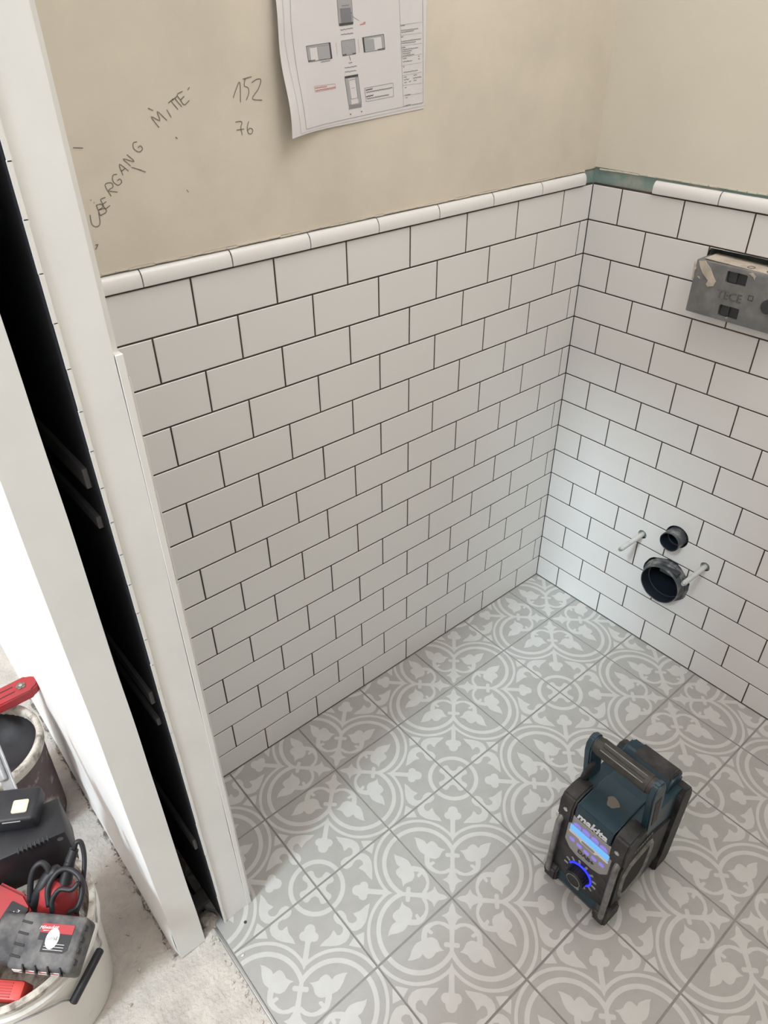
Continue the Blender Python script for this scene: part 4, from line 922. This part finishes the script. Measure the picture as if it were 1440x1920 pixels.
# ---- mortar bucket further back
MC = Vector((-1.557, 0.218, -0.0125)); mb = empty('mortar_bucket', MC); tag(mb, 'brown mortar-crusted bucket with a dirty white rim, behind the white bucket', 'bucket')
bm = bmesh.new(); prof = [(0.0005, 0.0), (0.100, 0.0), (0.104, 0.004)] + [(0.104 + 0.008 * k / 10, 0.004 + 0.236 * k / 10) for k in range(1, 11)]
lathe(bm, prof, n=72, close=False)
for v in bm.verts:
    if v.co.z > 0.01:
        a = math.atan2(v.co.y, v.co.x); f = 1 + 0.012 * nz(a * .9, v.co.z * 7, 0.35) + 0.012 * max(0, nz(a * 1.7 + 2, v.co.z * 5, .5)); v.co.x *= f; v.co.y *= f
obj('shell', bm, M['mortar_bucket'], mb, True)
bm = bmesh.new(); lathe(bm, [(0.113, 0.236), (0.1175, 0.238), (0.1185, 0.258), (0.1160, 0.264), (0.1065, 0.262), (0.1045, 0.252), (0.1050, 0.235)], n=72, close=False); obj('rim', bm, M['bucket_rim'], mb, True)
bm = bmesh.new(); lathe(bm, [(0.1055, 0.250), (0.1020, 0.215), (0.06, 0.190), (0.0005, 0.185)], n=48, close=False)
for v in bm.verts: v.co.z += 0.006 * nz(v.co.x * 2, v.co.y * 2, 0.6)
obj('contents', bm, M['bucket_in'], mb, True)
# grey steel bar leaning out of the white bucket towards it
sb = empty('steel_bar', onp(8, 1520, 2, .29)); tag(sb, 'flat grey steel bar leaning in front of the mortar bucket', 'metal bar')
p0 = onp(-8, 1410, 2, .40) - sb.location; p1 = onp(24, 1490, 2, .345) - sb.location
m = frame_from((p0 + p1) / 2, p1 - p0, Vector((-0.5, -0.3, 0.3)).cross(p1 - p0)); bm = bmesh.new(); box(bm, (0, 0, 0), ((p1 - p0).length + 0.05, 0.030, 0.004), None, 0.0015)
for v in bm.verts: v.co = m @ v.co
obj('bar', bm, M['galv'], sb)
bm = bmesh.new(); box(bm, (-0.012, 0.0, 0.006), (0.050, 0.017, 0.010), None, 0.004, 3)
for v in bm.verts: v.co = m @ v.co
obj('rounded_end', bm, M['galv'], sb, 'auto')
# red clamp arm lying across the mortar bucket
ZR = 0.290
rc = empty('red_clamp', onp(30, 1300, 2, ZR)); tag(rc, 'red tool handle with a flower-shaped bolt, lying across the mortar bucket', 'hand tool')
e0 = onp(-70, 1348, 2, ZR) - rc.location; e1 = onp(52, 1287, 2, ZR) - rc.location
m = frame_from((e0 + e1) / 2, e1 - e0, Vector((0, 0, 1)).cross(e1 - e0)); L5 = (e1 - e0).length; W5 = 0.052
bm = bmesh.new(); poly = [(-L5 / 2, -W5 / 2), (L5 / 2, -W5 * .46)] + [(L5 / 2 + W5 * .46 * math.cos(a), W5 * .46 * math.sin(a)) for a in [math.radians(-75 + 15 * i) for i in range(11)]] + [(L5 / 2, W5 * .46), (-L5 / 2, W5 / 2)]
prism(bm, poly, lambda u, v, t: m @ Vector((u, v, t)), -0.014, 0.010); bmesh.ops.bevel(bm, geom=bm.edges[:], offset=0.004, segments=3, affect='EDGES'); ar = obj('arm', bm, M['red'], rc, 'auto')
bm = bmesh.new(); fcx = L5 / 2 - 0.012
for k in range(5):
    a = 2 * PI * k / 5 + .3; c0 = m @ Vector((fcx + 0.0062 * math.cos(a), 0.0062 * math.sin(a), 0.0095)); c1 = m @ Vector((fcx + 0.0062 * math.cos(a), 0.0062 * math.sin(a), 0.0118)); cyl(bm, c0, c1, 0.0042, n=14)
obj('flower_bolt', bm, M['worn'], rc)
bm = bmesh.new(); cyl(bm, m @ Vector((fcx, 0, 0.0095)), m @ Vector((fcx, 0, 0.0130)), 0.0040, n=12); obj('bolt_core', bm, M['steel'], rc)
bm = bmesh.new()
for dy in (-0.008, 0.010): tube(bm, [m @ Vector((-L5 / 2, dy, 0.0100)), m @ Vector((L5 * .30, dy * .9, 0.0102))], 0.0012, 6)
obj('groove', bm, M['box_dark'], ar)

# ---- small bits on the tiled floor
p = onp(460, 1729, 2, 0.0); bm = bmesh.new(); lathe(bm, [(0.0005, 0.0016), (0.0022, 0.0014), (0.0032, 0.0)], n=14, close=False); o = obj('screw_head', bm, M['box_dark']); o.location = (p.x, p.y, 0.0002); tag(o, 'tiny dark screw head on the tiled floor by the jamb', 'screw')
for (u, v), lab in (((455, 1792), 'tiny pale chip on the floor tiles near the doorway'), ((1244, 1232), 'tiny pale chip on the floor at the foot of the right wall')):
    p = onp(u, v, 2, 0.0); bm = bmesh.new(); bmesh.ops.create_icosphere(bm, subdivisions=1, radius=0.003)
    for q in bm.verts: q.co = Vector((q.co.x * random.uniform(.6, 1.6), q.co.y * random.uniform(.4, .9), q.co.z * .5 + 0.0012))
    o = obj('debris_chip', bm, M['chip']); o.location = (min(p.x, -0.006), p.y, 0.0); tag(o, lab, 'debris')
